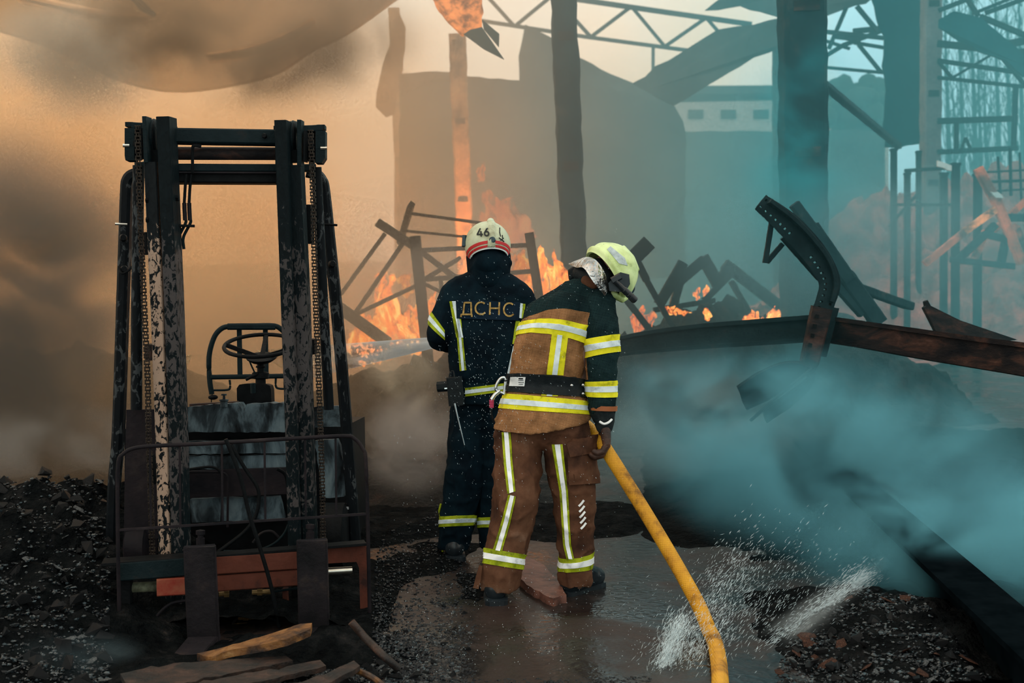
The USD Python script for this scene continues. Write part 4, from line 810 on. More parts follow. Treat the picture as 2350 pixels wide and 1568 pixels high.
# flap with the lettering
fl = tape(j1, 'name_flap', jacket1, [sight(1047, 688, 1195, 694, (1120, 720)), sight(1047, 731, 1193, 736, (1120, 700)), sight(1046, 690, 1048, 732, (1120, 710)), sight(1195, 690, 1190, 735, (1120, 710))], 0.010, MAT['navy_flap'], True, 0.008)
def strokes(parent, name, base, lines, w, material, e=0.013, d=D1, label=None):
    """print on the cloth: strokes given as pixel polylines, laid on the surface"""
    tm = trimesh.Trimesh(*base, process=False)
    ms = []
    from scipy.spatial import cKDTree
    v, f = facing(base, 0.0); uv = np.array([project(p) for p in v]); tree = cKDTree(uv)
    for ln in lines:
        pts = np.array(ln, float)
        den = [pts[0]]
        for a, b in zip(pts, pts[1:]):
            k = max(1, int(np.linalg.norm(b - a) / 3)); den += [a + (b - a) * (i + 1) / k for i in range(k)]
        dist, idx = tree.query(np.array(den), k=6)
        dep = (v[idx][:, :, 1] / np.maximum(dist, 0.5)[:, :]).sum(1) / (1 / np.maximum(dist, 0.5)).sum(1)
        path = np.array([P(x, y, q) for (x, y), q in zip(den, dep)]) - FWD * e
        ms.append(sweep(path, chamfer(PX(w, d), 0.003, 0.2), FWD * 1.0) if len(path) > 1 else None)
    return obj(parent, name, cat(*[m for m in ms if m is not None]), material, False, label)
def decal(parent, name, base, text, px, py, hpx, material, e=0.004, bold=True, slant=0.0, label=None):
    """print in a typeface, laid on the surface; its lower left corner at a pixel"""
    from scipy.spatial import cKDTree
    m = meshkit.text_mesh(text, 1.0, 0.02, bold).subdivide_to_size(0.25)
    v, f = facing(base, 0.0); tree = cKDTree(np.array([project(p) for p in v]))
    q = np.array(m.vertices); ang = math.radians(slant)
    xy = np.stack([px + (q[:, 0] * math.cos(ang) - q[:, 1] * math.sin(ang)) * hpx, py - (q[:, 0] * math.sin(ang) + q[:, 1] * math.cos(ang)) * hpx], 1)
    dist, idx = tree.query(xy, k=4); w = 1 / np.maximum(dist, 0.3); dep = (v[idx][:, :, 1] * w).sum(1) / w.sum(1)
    V = np.array([P(x, y, d) for (x, y), d in zip(xy, dep)]) - FWD * (e + (q[:, 2] * 0.1))[:, None]
    return obj(parent, name, (V, np.array(m.faces)), material, False, label)
def project(p):
    q = np.asarray(p) - EYE; z = q @ FWD
    return np.array([CX + FPX * (q @ RIGHT) / z, CY - FPX * (q @ UPV) / z])
def arc(cx, cy, rx, ry, a0, a1, n=14): return [(cx + rx * math.cos(math.radians(a)), cy - ry * math.sin(math.radians(a))) for a in np.linspace(a0, a1, n)]
for nm, ln in (('letter', [[(1063, 724), (1066, 695), (1081, 695), (1082, 724)], [(1058, 728), (1059, 722), (1083, 722), (1083, 728)]]), ('letter', [arc(1104, 708, 13, 14, 50, 318)]),
               ('letter', [[(1125, 694), (1124, 723)], [(1146, 694), (1145, 723)], [(1125, 708), (1146, 708)]]), ('letter', [arc(1169, 711, 13, 15, 50, 318)])):
    strokes(fl, nm, jacket1, ln, 4.0, MAT['gold'], 0.014)
# radio and pouch on the left hip
rd = obj(f1, 'radio', cat(bar(A(1042, 866, -0.16), A(1048, 930, -0.16), PX(36, 7.1), 0.06, 0.2), bar(A(1006, 888, -0.12), A(1032, 886, -0.14), PX(24, 7.1), 0.06, 0.25)), MAT['strap'], 20, label='black radio and pouch on the hip')
obj(rd, 'antenna', tube([A(1043, 926, -0.2), A(1052, 965, -0.2), A(1066, 1022, -0.2)], 0.004, 6, [1.3, 1.0, 0.7]), MAT['steel_shiny'])
obj(rd, 'strap_loop', tube(spline([A(1030, 880, -0.16), A(1032, 858, -0.15), A(1040, 852, -0.15), A(1044, 870, -0.17)], 5), 0.004, 6), MAT['strap'])
obj(rd, 'clip', bar(A(1020, 892, -0.175), A(1034, 891, -0.175), 0.008, 0.006), MAT['steel_shiny'])
# hood behind the neck
hood = flesh([[B(1095, 592, 0.05, 26), B(1143, 588, 0.05, 28), B(1118, 580, 0.0, 36)], [B(1095, 592, 0.05, 26), B(1100, 622, 0.04, 28), B(1146, 622, 0.04, 26), B(1143, 592, 0.05, 30), B(1120, 600, -0.03, 34)], [B(1160, 604, 0.04, 16), B(1140, 610, 0.04, 26)], [B(1118, 640, 0.02, 40), B(1120, 612, 0, 38)]], 0.012, 8)
obj(f1, 'neck_cape', crumple(hood, 0.005, (9, 9, 3), 5), MAT['navy'], True)
# helmet
def dome(center, ax_u, ax_v, ax_w, ru, rv, rw, edge=0.010):
    m = m3.Manifold.sphere(1.0, 64)
    v, f = arr(m.refine_to_length(0.06)); v = v / np.linalg.norm(v, axis=1, keepdims=True)
    return np.asarray(center) + v[:, :1] * ax_u * ru + v[:, 1:2] * ax_v * rv + v[:, 2:] * ax_w * rw, f
hc = A(1119, 563, 0.05)
hv, hf = dome(hc, RIGHT, FWD, UPV, PX(53, D1), 0.165, PX(55, D1))
d_ = np.abs((hv - hc) @ RIGHT - PX(9, D1))
up_ = (hv - hc) @ UPV
hv = hv + vnormals(hv, hf) * (0.010 * np.clip(1 - d_ / PX(9, D1), 0, 1) ** 0.5 * (up_ > -0.02))[:, None]        # the ridge over the crown
rim = [A(1064, 604, 0.03), A(1128, 571, -0.11), A(1176, 590, 0.03)]
def rimplane(k):            # planes parallel to the rim, k pixels above it
    return plane3(*[p + UPV * PX(k, D1) for p in rim], hc + UPV * 0.3)
shell = cut((hv, hf), rimplane(0))
he = obj(f1, 'helmet', solidify(weld(shell), 0.008), MAT['cream'], 40, label='cream helmet with red stripes and the number 46')
obj(he, 'crest', flesh([[(hc + UPV * PX(50, D1) + RIGHT * PX(6, D1) - FWD * 0.06, PX(7, D1)), (hc + UPV * PX(54, D1) + RIGHT * PX(7, D1), PX(9, D1)), (hc + UPV * PX(46, D1) + RIGHT * PX(5, D1) + FWD * 0.11, PX(8, D1))]], 0.01, 4), MAT['cream'], True)
gapL, gapR = sight(1118, 500, 1119, 620, (1080, 560)), sight(1137, 500, 1138, 620, (1160, 560))
for lo, hi in ((11, 18), (3, 8)):
    for gp in (gapL, gapR):
        tape(he, 'red_stripe', (hv, hf), [rimplane(lo), flip(rimplane(hi)), gp], 0.002, MAT['red'], True, 0.002)
tape(he, 'rim_edge', (hv, hf), [rimplane(-0.5), flip(rimplane(2.0))], 0.002, MAT['white'], False, 0.006)
obj(he, 'knob', lathe(A(1129, 551, -0.105), nrm(-FWD + UPV * 0.1), [(-0.02, 0), (-0.02, PX(9, D1)), (0.006, PX(8, D1)), (0.014, PX(6, D1)), (0.014, 0)], 18), MAT['cyan_knob'], 40)
obj(he, 'side_clip', bar(A(1066, 541, 0.03), A(1065, 566, 0.02), PX(10, D1), 0.05, 0.3), MAT['cyan_knob'], 30)
decal(he, 'number', (hv, hf), '46', 1092.5, 543, 18, MAT['ink'], 0.003, True, 3.0, label='number 46')
strokes(he, 'emblem', (hv, hf), [[(1147, 523), (1147, 534), (1149, 543)], [(1145, 546), (1151, 550), (1157, 555)], [(1153, 540), (1154, 548)], [(1149, 552), (1156, 547)]], 2.2, MAT['ink'], 0.005)
nz = obj(f1, 'nozzle', cat(lathe(A(1120, 790, 0.42), -RIGHT, [(-0.1, 0), (-0.1, 0.035), (0.05, 0.033), (0.06, 0.045), (0.10, 0.045), (0.11, 0.03), (0.20, 0.026), (0.21, 0.035), (0.27, 0.032), (0.28, 0.0)], 16)), MAT['rubber'], 40)

# ---------------- the firefighter in brown, bent over the hose
D2 = 6.45
def A2(x, y, dy=0.0): return P(x, y, D2 + dy)
def B2(x, y, dy, r): return (A2(x, y, dy), PX(r, D2))
f2 = thing('person', 'person in brown firefighting suit and lime helmet, bending over the hose', 'person', at=G(1235, 1388))
wr = A2(1388, 972, -0.06); hbones = hand(wr, -UPV + RIGHT * 0.08 - FWD * 0.05, -RIGHT * 0.9 - UPV * 0.25, FWD, 1.0, 1.10)
lh = A2(1300, 915, 0.36)
hu = nrm(RIGHT * 0.45 + UPV * 0.75 + FWD * 0.25); hf_ = nrm(RIGHT * 0.55 - UPV * 0.55 + FWD * 0.65); hs_ = np.cross(hu, hf_)
body2 = [[B2(1255, 730, 0.06, 34), B2(1360, 700, 0.0, 34), B2(1330, 680, 0.03, 32), B2(1225, 850, 0.02, 46), B2(1300, 850, 0.02, 46)], [B2(1225, 850, 0.02, 46), B2(1300, 850, 0.02, 46), B2(1215, 960, 0.03, 48), B2(1300, 960, 0.03, 48)], [B2(1340, 668, 0.04, 26), B2(1385, 632, 0.08, 24)],
         [B2(1372, 700, -0.02, 28), B2(1384, 800, -0.06, 22)], [B2(1384, 800, -0.06, 22), (wr, 0.034)], [B2(1250, 735, 0.08, 28), B2(1235, 830, 0.25, 22)], [B2(1235, 830, 0.25, 22), (lh, 0.032)],
         [B2(1205, 985, 0.03, 44), B2(1188, 1130, -0.02, 30)], [B2(1188, 1130, -0.02, 30), B2(1145, 1335, -0.06, 22)], [B2(1300, 985, 0.03, 44), B2(1314, 1130, 0.0, 30)], [B2(1314, 1130, 0.0, 30), B2(1320, 1335, 0.02, 22)]]
body2 += head_bones(A2(1405, 625, 0.08), hu, hf_, hs_) + hand(lh, -UPV + RIGHT * 0.4, RIGHT * 0.2 + FWD, RIGHT, 1.0)
obj(f2, 'body', flesh(body2, 0.016, 6), MAT['skin'], True)
torso2 = [[B2(1247, 732, 0.05, 47), B2(1330, 684, 0.04, 46), B2(1366, 700, 0.0, 38), B2(1343, 672, 0.02, 38)],
          [B2(1247, 732, 0.05, 47), B2(1290, 720, -0.04, 52), B2(1345, 712, -0.02, 36), B2(1235, 800, -0.02, 56), B2(1285, 800, -0.02, 56), B2(1240, 800, 0.10, 50), B2(1285, 800, 0.10, 50)],
          [B2(1235, 800, -0.02, 56), B2(1285, 800, -0.02, 56), B2(1240, 800, 0.10, 50), B2(1285, 800, 0.10, 50), B2(1215, 880, -0.0, 52), B2(1292, 885, -0.0, 52), B2(1222, 880, 0.08, 50), B2(1290, 880, 0.08, 50)],
          [B2(1215, 880, 0.0, 52), B2(1292, 885, 0.0, 52), B2(1222, 880, 0.08, 50), B2(1290, 880, 0.08, 50), B2(1190, 985, 0.02, 58), B2(1304, 985, 0.02, 56), B2(1190, 985, 0.08, 54), B2(1304, 985, 0.08, 54), B2(1245, 985, -0.03, 58)]]
m_ = m3.Manifold.batch_boolean([hull(b) for b in torso2], m3.OpType.Add)
hem = plane3(A2(1128, 976, 0.05), A2(1265, 993, -0.16), A2(1358, 958, 0.0), A2(1240, 700))
m_ = m_.trim_by_plane(tuple(map(float, hem[1])), float(np.dot(hem[0], hem[1]))).refine_to_length(0.011)
t_ = trimesh.Trimesh(*arr(m_), process=False); trimesh.smoothing.filter_taubin(t_, iterations=10)
jacket2 = crumple((np.array(t_.vertices), np.array(t_.faces)), 0.0105, (8, 7, 5), 31, 0.004)
# pulled in under the belt
bl = plane3(A2(1150, 880, 0.05), A2(1250, 884, -0.14), A2(1350, 886, 0.0), A2(1240, 700))
v_, ff_ = jacket2; dd_ = np.abs((v_ - bl[0]) @ bl[1])
jacket2 = (v_ - vnormals(v_, ff_) * (0.012 * np.exp(-(dd_ / 0.05) ** 2))[:, None], ff_)
ysplit = plane3(A2(1190, 737, 0.04), A2(1268, 704, -0.17), A2(1338, 726, -0.05), A2(1240, 900))
j2 = obj(f2, 'jacket', weld(cut(jacket2, ysplit)), MAT['brown'], True, label='brown jacket with yellow and silver tapes')
obj(j2, 'yoke', weld(cut(offset(jacket2, 0.001), flip(ysplit))), MAT['yoke'], True, label='black ripstop yoke over the shoulders')
sleeve = flesh([[B2(1360, 690, 0.02, 44), B2(1372, 702, -0.02, 43)], [B2(1372, 702, -0.02, 43), B2(1379, 760, -0.05, 41)], [B2(1379, 760, -0.05, 41), B2(1383, 815, -0.06, 38)], [B2(1383, 815, -0.06, 38), B2(1380, 890, -0.05, 35)], [B2(1380, 890, -0.05, 35), B2(1384, 938, -0.05, 30)]], 0.011, 8)
sleeve = crumple(sleeve, 0.009, (8, 8, 9), 41, 0.003)
sv = obj(j2, 'sleeve', sleeve, MAT['yoke'], True, label='black ripstop sleeve')
obj(j2, 'sleeve', crumple(flesh([[B2(1250, 735, 0.08, 44), B2(1236, 830, 0.22, 36)], [B2(1236, 830, 0.22, 36), B2(1290, 908, 0.33, 28)]], 0.014, 8), 0.007, (8, 8, 9), 42), MAT['yoke'], True)
inner_arm = [sight(1352, 790, 1350, 940, (1330, 880))]
tape(sv, 'underarm_panel', sleeve, [sight(1344, 820, 1352, 900, (1320, 860)), sight(1330, 822, 1400, 822, (1350, 900)), sight(1330, 872, 1400, 872, (1350, 800))], 0.002, MAT['brown'], True, 0.003)
YB = (MAT['yellow'], MAT['silver'])
ring_tape(sv, sleeve, [A2(1332, 783, 0.0), A2(1376, 772, -0.16), A2(1424, 769, 0.0)], [A2(1334, 825, 0.0), A2(1376, 814, -0.16), A2(1424, 809, 0.0)], YB, split=(0.34, 0.68))
ring_tape(sv, sleeve, [A2(1342, 876, 0.0), A2(1378, 876, -0.16), A2(1420, 873, 0.0)], [A2(1344, 908, 0.0), A2(1378, 914, -0.16), A2(1420, 909, 0.0)], YB, split=(0.32, 0.68))
ring_tape(j2, jacket2, [A2(1180, 742, 0.05), A2(1260, 729, -0.17), A2(1340, 752, -0.05)], [A2(1176, 776, 0.05), A2(1260, 765, -0.17), A2(1340, 793, -0.05)], YB, split=(0.32, 0.66))
ring_tape(j2, jacket2, [A2(1145, 903, 0.05), A2(1250, 910, -0.17), A2(1360, 922, 0.0)], [A2(1138, 936, 0.05), A2(1250, 945, -0.17), A2(1362, 952, 0.0)], YB, split=(0.34, 0.70))
stripe(j2, jacket2, (1267, 767), (1304, 772), (1254, 860), (1293, 862), YB, 0.0052, split=(0.33, 0.64))
stripe(j2, jacket2, (1242, 900), (1282, 905), (1242, 908), (1280, 910), YB, 0.0054, split=(0.33, 0.66))
# belt with its label, rivets and snap hook
belt_pl = [plane3(A2(1156, 858, 0.05), A2(1250, 862, -0.16), A2(1350, 872, 0.0), A2(1250, 885, -0.1)), plane3(A2(1152, 898, 0.05), A2(1250, 904, -0.16), A2(1350, 912, 0.0), A2(1250, 880, -0.1))]
be = tape(f2, 'belt', jacket2, belt_pl, 0.014, MAT['strap'], False, 0.010, label='wide black belt')
lb = tape(be, 'belt_label', jacket2, [sight(1171, 866, 1205, 866, (1187, 876)), sight(1168, 886, 1203, 887, (1187, 876)), sight(1171, 866, 1168, 886, (1187, 876)), sight(1206, 866, 1203, 887, (1187, 876))], 0.018, MAT['white'], True, 0.003, label='small white label')
strokes(lb, 'print', jacket2, [[(1174, 870), (1183, 870)], [(1174, 873), (1186, 873)], [(1173, 877), (1184, 877)], [(1172, 881), (1200, 882)], [(1189, 873), (1201, 873)], [(1188, 877), (1202, 878)]], 1.0, MAT['ink'], 0.021, D2); strokes(lb, 'print', jacket2, [[(1190, 869), (1200, 869)]], 3.0, MAT['ink'], 0.021, D2)
for x, y, dy in ((1312, 885, -0.155), (1338, 884, -0.10), (1338, 904, -0.10)):
    obj(be, 'rivet', lathe(A2(x, y, dy), -FWD, [(-0.03, 0.007), (0.004, 0.007), (0.007, 0.004), (0.008, 0)], 12), MAT['steel_shiny'], 40)
ck = thing('snap_hook', 'steel snap hook with a pink sleeve hanging between the two firefighters', 'hook', at=A2(1142, 900, -0.06))
obj(ck, 'hook_body', tube(spline([A2(1157, 905, -0.06), A2(1160, 872, -0.06), A2(1154, 867, -0.06), A2(1146, 872, -0.06), A2(1138, 888, -0.06), A2(1141, 898, -0.06), A2(1152, 902, -0.06), A2(1157, 905, -0.06)], 6), 0.0075, 8), MAT['steel_shiny'], 50)
obj(ck, 'hook_gate', tube([A2(1148, 897, -0.06), A2(1136, 906, -0.06), A2(1128, 917, -0.06)], 0.010, 8), MAT['steel_shiny'], 50)
obj(ck, 'hook_sleeve', lathe(A2(1128, 927, -0.06), UPV, [(x, 0.010 + 0.003 * (i % 2)) for i, x in enumerate(np.linspace(-0.02, 0.02, 11))], 12), MAT['pink'], 30)
obj(ck, 'lanyard', tube(spline([A2(1128, 936, -0.06), A2(1127, 950, -0.05), A2(1132, 965, -0.02), A2(1140, 985, 0.0)], 5), 0.006, 6), MAT['strap'], 50)
# trousers
trou2 = legs([[B2(1190, 980, 0.03, 54), B2(1300, 980, 0.03, 57)], [B2(1190, 985, 0.03, 54), B2(1186, 1080, 0.0, 56)], [B2(1186, 1080, 0.0, 56), B2(1186, 1145, -0.03, 54)], [B2(1186, 1145, -0.03, 54), B2(1165, 1240, -0.04, 47)], [B2(1165, 1240, -0.04, 47), B2(1145, 1335, -0.06, 43)],
              [B2(1300, 985, 0.03, 57), B2(1308, 1070, 0.01, 54)], [B2(1308, 1070, 0.01, 54), B2(1316, 1140, 0.0, 47)], [B2(1316, 1140, 0.0, 47), B2(1322, 1240, 0.01, 43)], [B2(1322, 1240, 0.01, 43), B2(1320, 1335, 0.02, 39)]], 51, 0.017,
             [(A2(1145, 1352, -0.06), np.array([0.02, 0.0, 1.0]))])
tr2 = obj(f2, 'trousers', trou2, MAT['brown_plain'], True, label='brown trousers with bright tapes down the legs')
YL = (MAT['lime'], MAT['bright_silver'])
for q in (((1151, 992), (1171, 992), (1156, 1062), (1176, 1060)), ((1156, 1062), (1176, 1060), (1164, 1134), (1183, 1128)), ((1166, 1136), (1184, 1140), (1151, 1196), (1171, 1200)), ((1151, 1196), (1171, 1200), (1131, 1262), (1152, 1266)),
          ((1266, 1021), (1291, 1020), (1284, 1130), (1303, 1128)), ((1284, 1130), (1303, 1128), (1292, 1250), (1310, 1250)), ((1292, 1250), (1310, 1250), (1300, 1284), (1318, 1284))):
    stripe(tr2, trou2, *q, YL, 0.005, split=(0.27, 0.76))
legL, legR = sight(1236, 1150, 1236, 1340, (1150, 1250)), sight(1240, 1150, 1240, 1340, (1320, 1250))
ring_tape(tr2, trou2, [A2(1104, 1256, -0.05), A2(1150, 1264, -0.19), A2(1196, 1272, -0.04)], [A2(1098, 1291, -0.05), A2(1148, 1300, -0.19), A2(1190, 1306, -0.04)], YL, split=(0.3, 0.68), extra=[legL])
ring_tape(tr2, trou2, [A2(1276, 1280, 0.02), A2(1322, 1286, -0.12), A2(1368, 1266, 0.02)], [A2(1276, 1310, 0.02), A2(1322, 1318, -0.12), A2(1368, 1302, 0.02)], YL, split=(0.3, 0.70), extra=[legR])
for k in range(5):
    strokes(tr2, 'knee_mark', trou2, [[(1328 + k * 1.2, 1162 + k * 13), (1334 + k * 1.2, 1156 + k * 13), (1340 + k * 1.2, 1148 + k * 13)]], 5.0, MAT['white'], 0.006, D2)
pk = tape(tr2, 'pocket', trou2, [sight(1301, 1022, 1306, 1112, (1340, 1080)), sight(1300, 1044, 1362, 1036, (1340, 1080)), sight(1306, 1114, 1364, 1110, (1340, 1080))], 0.026, MAT['brown_plain'], True, 0.025)
tape(tr2, 'pocket_flap', trou2, [sight(1299, 1016, 1309, 1052, (1340, 1034)), sight(1298, 1018, 1362, 1000, (1340, 1034)), sight(1309, 1050, 1362, 1040, (1340, 1034))], 0.036, MAT['brown_plain'], True, 0.030)
obj(tr2, 'ankle_flap', solidify(plate(rag([(1100, 1298), (1106, 1300), (1103, 1330), (1098, 1352), (1086, 1350), (1092, 1325)], 20, 0.5, 1), D2 - 0.12, 0.012), 0.001), MAT['brown_plain'], 30)
boot(f2, G(1138, 1383), G(1130, 1352) + (0, 0.10, 0), 0.058, MAT['rubber'], 0.0); boot(f2, G(1310, 1366), G(1366, 1358) + (0.03, 0.10, 0), 0.058, MAT['rubber'], 0.0)
# cuff and glove
cu = obj(f2, 'glove_cuff', crumple(flesh([[B2(1384, 938, -0.05, 29), B2(1386, 960, -0.055, 24)], [B2(1386, 960, -0.055, 24), B2(1388, 978, -0.06, 20)], [B2(1362, 936, -0.04, 14), B2(1378, 955, -0.05, 20)]], 0.009, 6), 0.004, (12, 12, 20), 61), MAT['cuff'], True)
obj(cu, 'cuff_strap', lathe(A2(1386, 937, -0.055), UPV + RIGHT * 0.03, [(-0.012, 0.062), (-0.012, 0.066), (0.012, 0.067), (0.012, 0.063)], 24), MAT['orange_strap'], 40)
obj(cu, 'cuff_tag', tube(spline([A2(1376, 968, -0.13), A2(1386, 973, -0.14), A2(1396, 970, -0.13), A2(1404, 963, -0.11)], 4), 0.006, 6), MAT['white'], 40)
gl = flesh([[(p, r + 0.0025) for p, r in b] for b in hbones], 0.004, 6)
obj(f2, 'glove', crumple(gl, 0.0012, (40, 40, 40), 3), MAT['leather'], True)
gl2 = flesh([[(p, r + 0.0025) for p, r in b] for b in hand(lh, -UPV + RIGHT * 0.4, RIGHT * 0.2 + FWD, RIGHT, 1.0)], 0.006, 6)
obj(f2, 'glove', gl2, MAT['leather'], True)
# helmet
ho = nrm(-RIGHT * 0.80 - UPV * 0.50 - FWD * 0.33)         # the way the opening faces
hc2 = A2(1401, 622, 0.05)
ax_a = nrm(np.cross(ho, FWD)); ax_b = np.cross(ho, ax_a)
hv2, hf2 = dome(hc2, -ho, ax_b, ax_a, PX(64, D2), PX(60, D2), PX(66, D2))
def hrim(k, side=1): return hc2 + ho * PX(k, D2), -ho * side       # keeps what lies behind the rim plane
s1 = (hv2 - hc2) @ ho
hv2 = hv2 + vnormals(hv2, hf2) * (0.010 * np.exp(-((s1 - PX(12, D2)) / 0.012) ** 2) + 0.008 * np.exp(-((s1 + PX(8, D2)) / 0.03) ** 2))[:, None]     # raised bands round the shell
cr = (hv2 - hc2) @ ax_b
h2 = obj(f2, 'helmet', solidify(weld(cut((hv2, hf2), hrim(22))), 0.010), MAT['limehelmet'], 40, label='scuffed lime yellow helmet with grey reflective panel')
tape(h2, 'rim_band', (hv2, hf2), [hrim(24), hrim(10, -1)], 0.004, MAT['limehelmet'], False, 0.006)
poly = [(1393, 572), (1401, 565), (1419, 576), (1432, 592), (1441, 610), (1421, 605), (1410, 590)]
tape(h2, 'reflective_panel', (hv2, hf2), [sight(1393, 572, 1401, 565, (1418, 592)), sight(1401, 565, 1434, 592, (1400, 600)), sight(1434, 592, 1441, 610, (1418, 592)), sight(1441, 610, 1421, 605, (1418, 592)), sight(1421, 605, 1393, 572, (1430, 575))], 0.003, MAT['dark_silver'], True, 0.003)
obj(h2, 'crest', flesh([[(hc2 - ho * PX(60, D2) + ax_a * PX(s * 30, D2), PX(5, D2)), (hc2 - ho * PX(66, D2) + ax_a * PX(s * 2, D2), PX(5, D2))] for s in (-1, 1)], 0.008, 3), MAT['limehelmet'], True)
mo = obj(h2, 'lamp_mount', plate([(1412, 633), (1424, 625), (1444, 630), (1446, 652), (1439, 664), (1426, 670), (1399, 668), (1396, 650), (1405, 641)], D2 - 0.10, 0.05), MAT['rubber'], 20)
obj(mo, 'mount_block', bar(A2(1404, 645, -0.13), A2(1424, 634, -0.13), PX(16, D2), 0.05, 0.2), MAT['rubber'], 20)
obj(h2, 'torch', lathe(A2(1414, 648, -0.15), nrm(A2(1460, 692, -0.12) - A2(1414, 648, -0.15)), [(-0.005, 0), (-0.005, 0.013), (0.05, 0.014), (0.055, 0.017), (0.078, 0.017), (0.080, 0.0155), (0.084, 0.0155), (0.086, 0.0175), (0.094, 0.0175), (0.096, 0.0155), (0.10, 0.0155), (0.102, 0.0185), (0.13, 0.0185), (0.136, 0.015), (0.136, 0)], 18), MAT['rubber'], 30)
obj(h2, 'chin_guard', flesh([[B2(1408, 676, -0.02, 9), B2(1428, 688, 0.0, 7)], [B2(1428, 688, 0.0, 7), B2(1448, 676, 0.1, 6)]], 0.008, 4), MAT['limehelmet'], True)
obj(h2, 'visor', flesh([[B2(1412, 668, 0.02, 20), B2(1438, 660, 0.08, 20), B2(1425, 655, 0.05, 26)]], 0.01, 4), MAT['rubber'], True)
# foil neck cape: from the rim down to the collar
up_e = spline(np.array([A2(1322, 598, 0.10), A2(1345, 590, -0.0), A2(1366, 596, -0.08), A2(1386, 622, -0.10), A2(1398, 660, -0.07)]), 8)
lo_e = spline(np.array([A2(1304, 606, 0.10), A2(1322, 614, -0.02), A2(1340, 616, -0.11), A2(1362, 648, -0.14), A2(1388, 680, -0.10)]), 8)
V, n_, k_ = [], len(up_e), 7
for i in range(n_):
    for s in np.linspace(0, 1, k_):
        V.append(up_e[i] * (1 - s) + lo_e[i] * s - FWD * 0.02 * math.sin(s * 3.1))
V = np.array(V); ii, jj = np.meshgrid(np.arange(n_ - 1), np.arange(k_ - 1), indexing='ij'); q_ = (ii * k_ + jj).ravel()
F_ = np.concatenate([np.stack([q_, q_ + 1, q_ + k_ + 1], -1), np.stack([q_, q_ + k_ + 1, q_ + k_], -1)])
V = V + (meshkit.fbm(V * 18, 2, 4)[:, None] - 0.5) * 0.025 * FWD
obj(h2, 'neck_cape', solidify((V, F_), 0.004), MAT['foil'], 60, label='crumpled silver foil neck cape')
obj(h2, 'liner', flesh([[B2(1336, 628, 0.06, 22), B2(1362, 640, 0.0, 24), B2(1385, 640, 0.02, 28), B2(1372, 612, 0.03, 20)], [B2(1308, 622, 0.1, 5), B2(1340, 612, 0.05, 14), B2(1309, 640, 0.1, 4)]], 0.01, 4), MAT['strap'], True)
obj(f2, 'collar', crumple(flesh([[B2(1336, 646, 0.03, 13), B2(1366, 660, 0.0, 17)], [B2(1344, 644, -0.03, 11), B2(1362, 654, -0.04, 11)]], 0.012, 6), 0.004, (10, 10, 10), 8), MAT['brown_plain'], True)

# ---------------- hose
MAT['hose'] = usdkit.material(stage, '/World/Looks/yellow_hose', {
    "geo": ("geometry", {}), "n": ("noise_texture", {"scale": 6.0, "detail": 7.0, "roughness": 0.65}), "r": ("rgb_ramp", {"ramp": [(0.34, (0.16, 0.065, 0.006)), (0.46, (0.52, 0.235, 0.012)), (0.6, (0.68, 0.33, 0.016)), (0.8, (0.76, 0.42, 0.03))]}),
    "w": ("wave_texture", {"wave_type": "bands", "bands_direction": "z", "scale": 40.0, "distortion": 1.0}), "w2": ("wave_texture", {"wave_type": "bands", "bands_direction": "x", "scale": 40.0, "distortion": 1.0}), "mul": ("math", {"math_type": "multiply"}), "b": ("bump", {"strength": 0.6, "distance": 0.003}),
    "p": ("principled_bsdf", {"roughness": 0.55, "specular_ior_level": 0.3})},
    [("geo.position", "n.vector"), ("n.fac", "r.fac"), ("r.color", "p.base_color"), ("geo.position", "w.vector"), ("geo.position", "w2.vector"), ("w.fac", "mul.value1"), ("w2.fac", "mul.value2"), ("mul.value", "b.height"), ("b.normal", "p.normal")], surface="p.BSDF")
hp = spline([P(1290, 930, 6.85), P(1330, 965, 6.65), P(1368, 1000, 6.48), P(1392, 1034, 6.40), P(1440, 1110, 6.32), P(1500, 1208, 6.2), P(1560, 1310, 6.05), P(1608, 1400, 5.85), P(1637, 1480, 5.58), P(1650, 1545, 5.24), P(1653, 1610, 4.92), P(1650, 1680, 4.6)], 10)
hp[:, 2] = np.maximum(hp[:, 2], 0.037)
single('fire_hose', sweep(hp, circle(0.034, 20), (0, 1, 0.2)), MAT['hose'], 'thick yellow fire hose curving from the gloved hand down to the wet floor', 'hose', smooth=60)
# ------------------------------------------------------------------ wreckage
MAT['steel_haze_tint'] = mat('sooted_steel_painted_haze', [(0.35, (0.004, 0.013, 0.016)), (0.6, (0.009, 0.024, 0.028)), (0.75, (0.03, 0.028, 0.027))], scale=6, detail=7, rough=0.6, bump=0.003, bscale=40, space='world')  # teal haze in front of the far steel is mixed into its colour
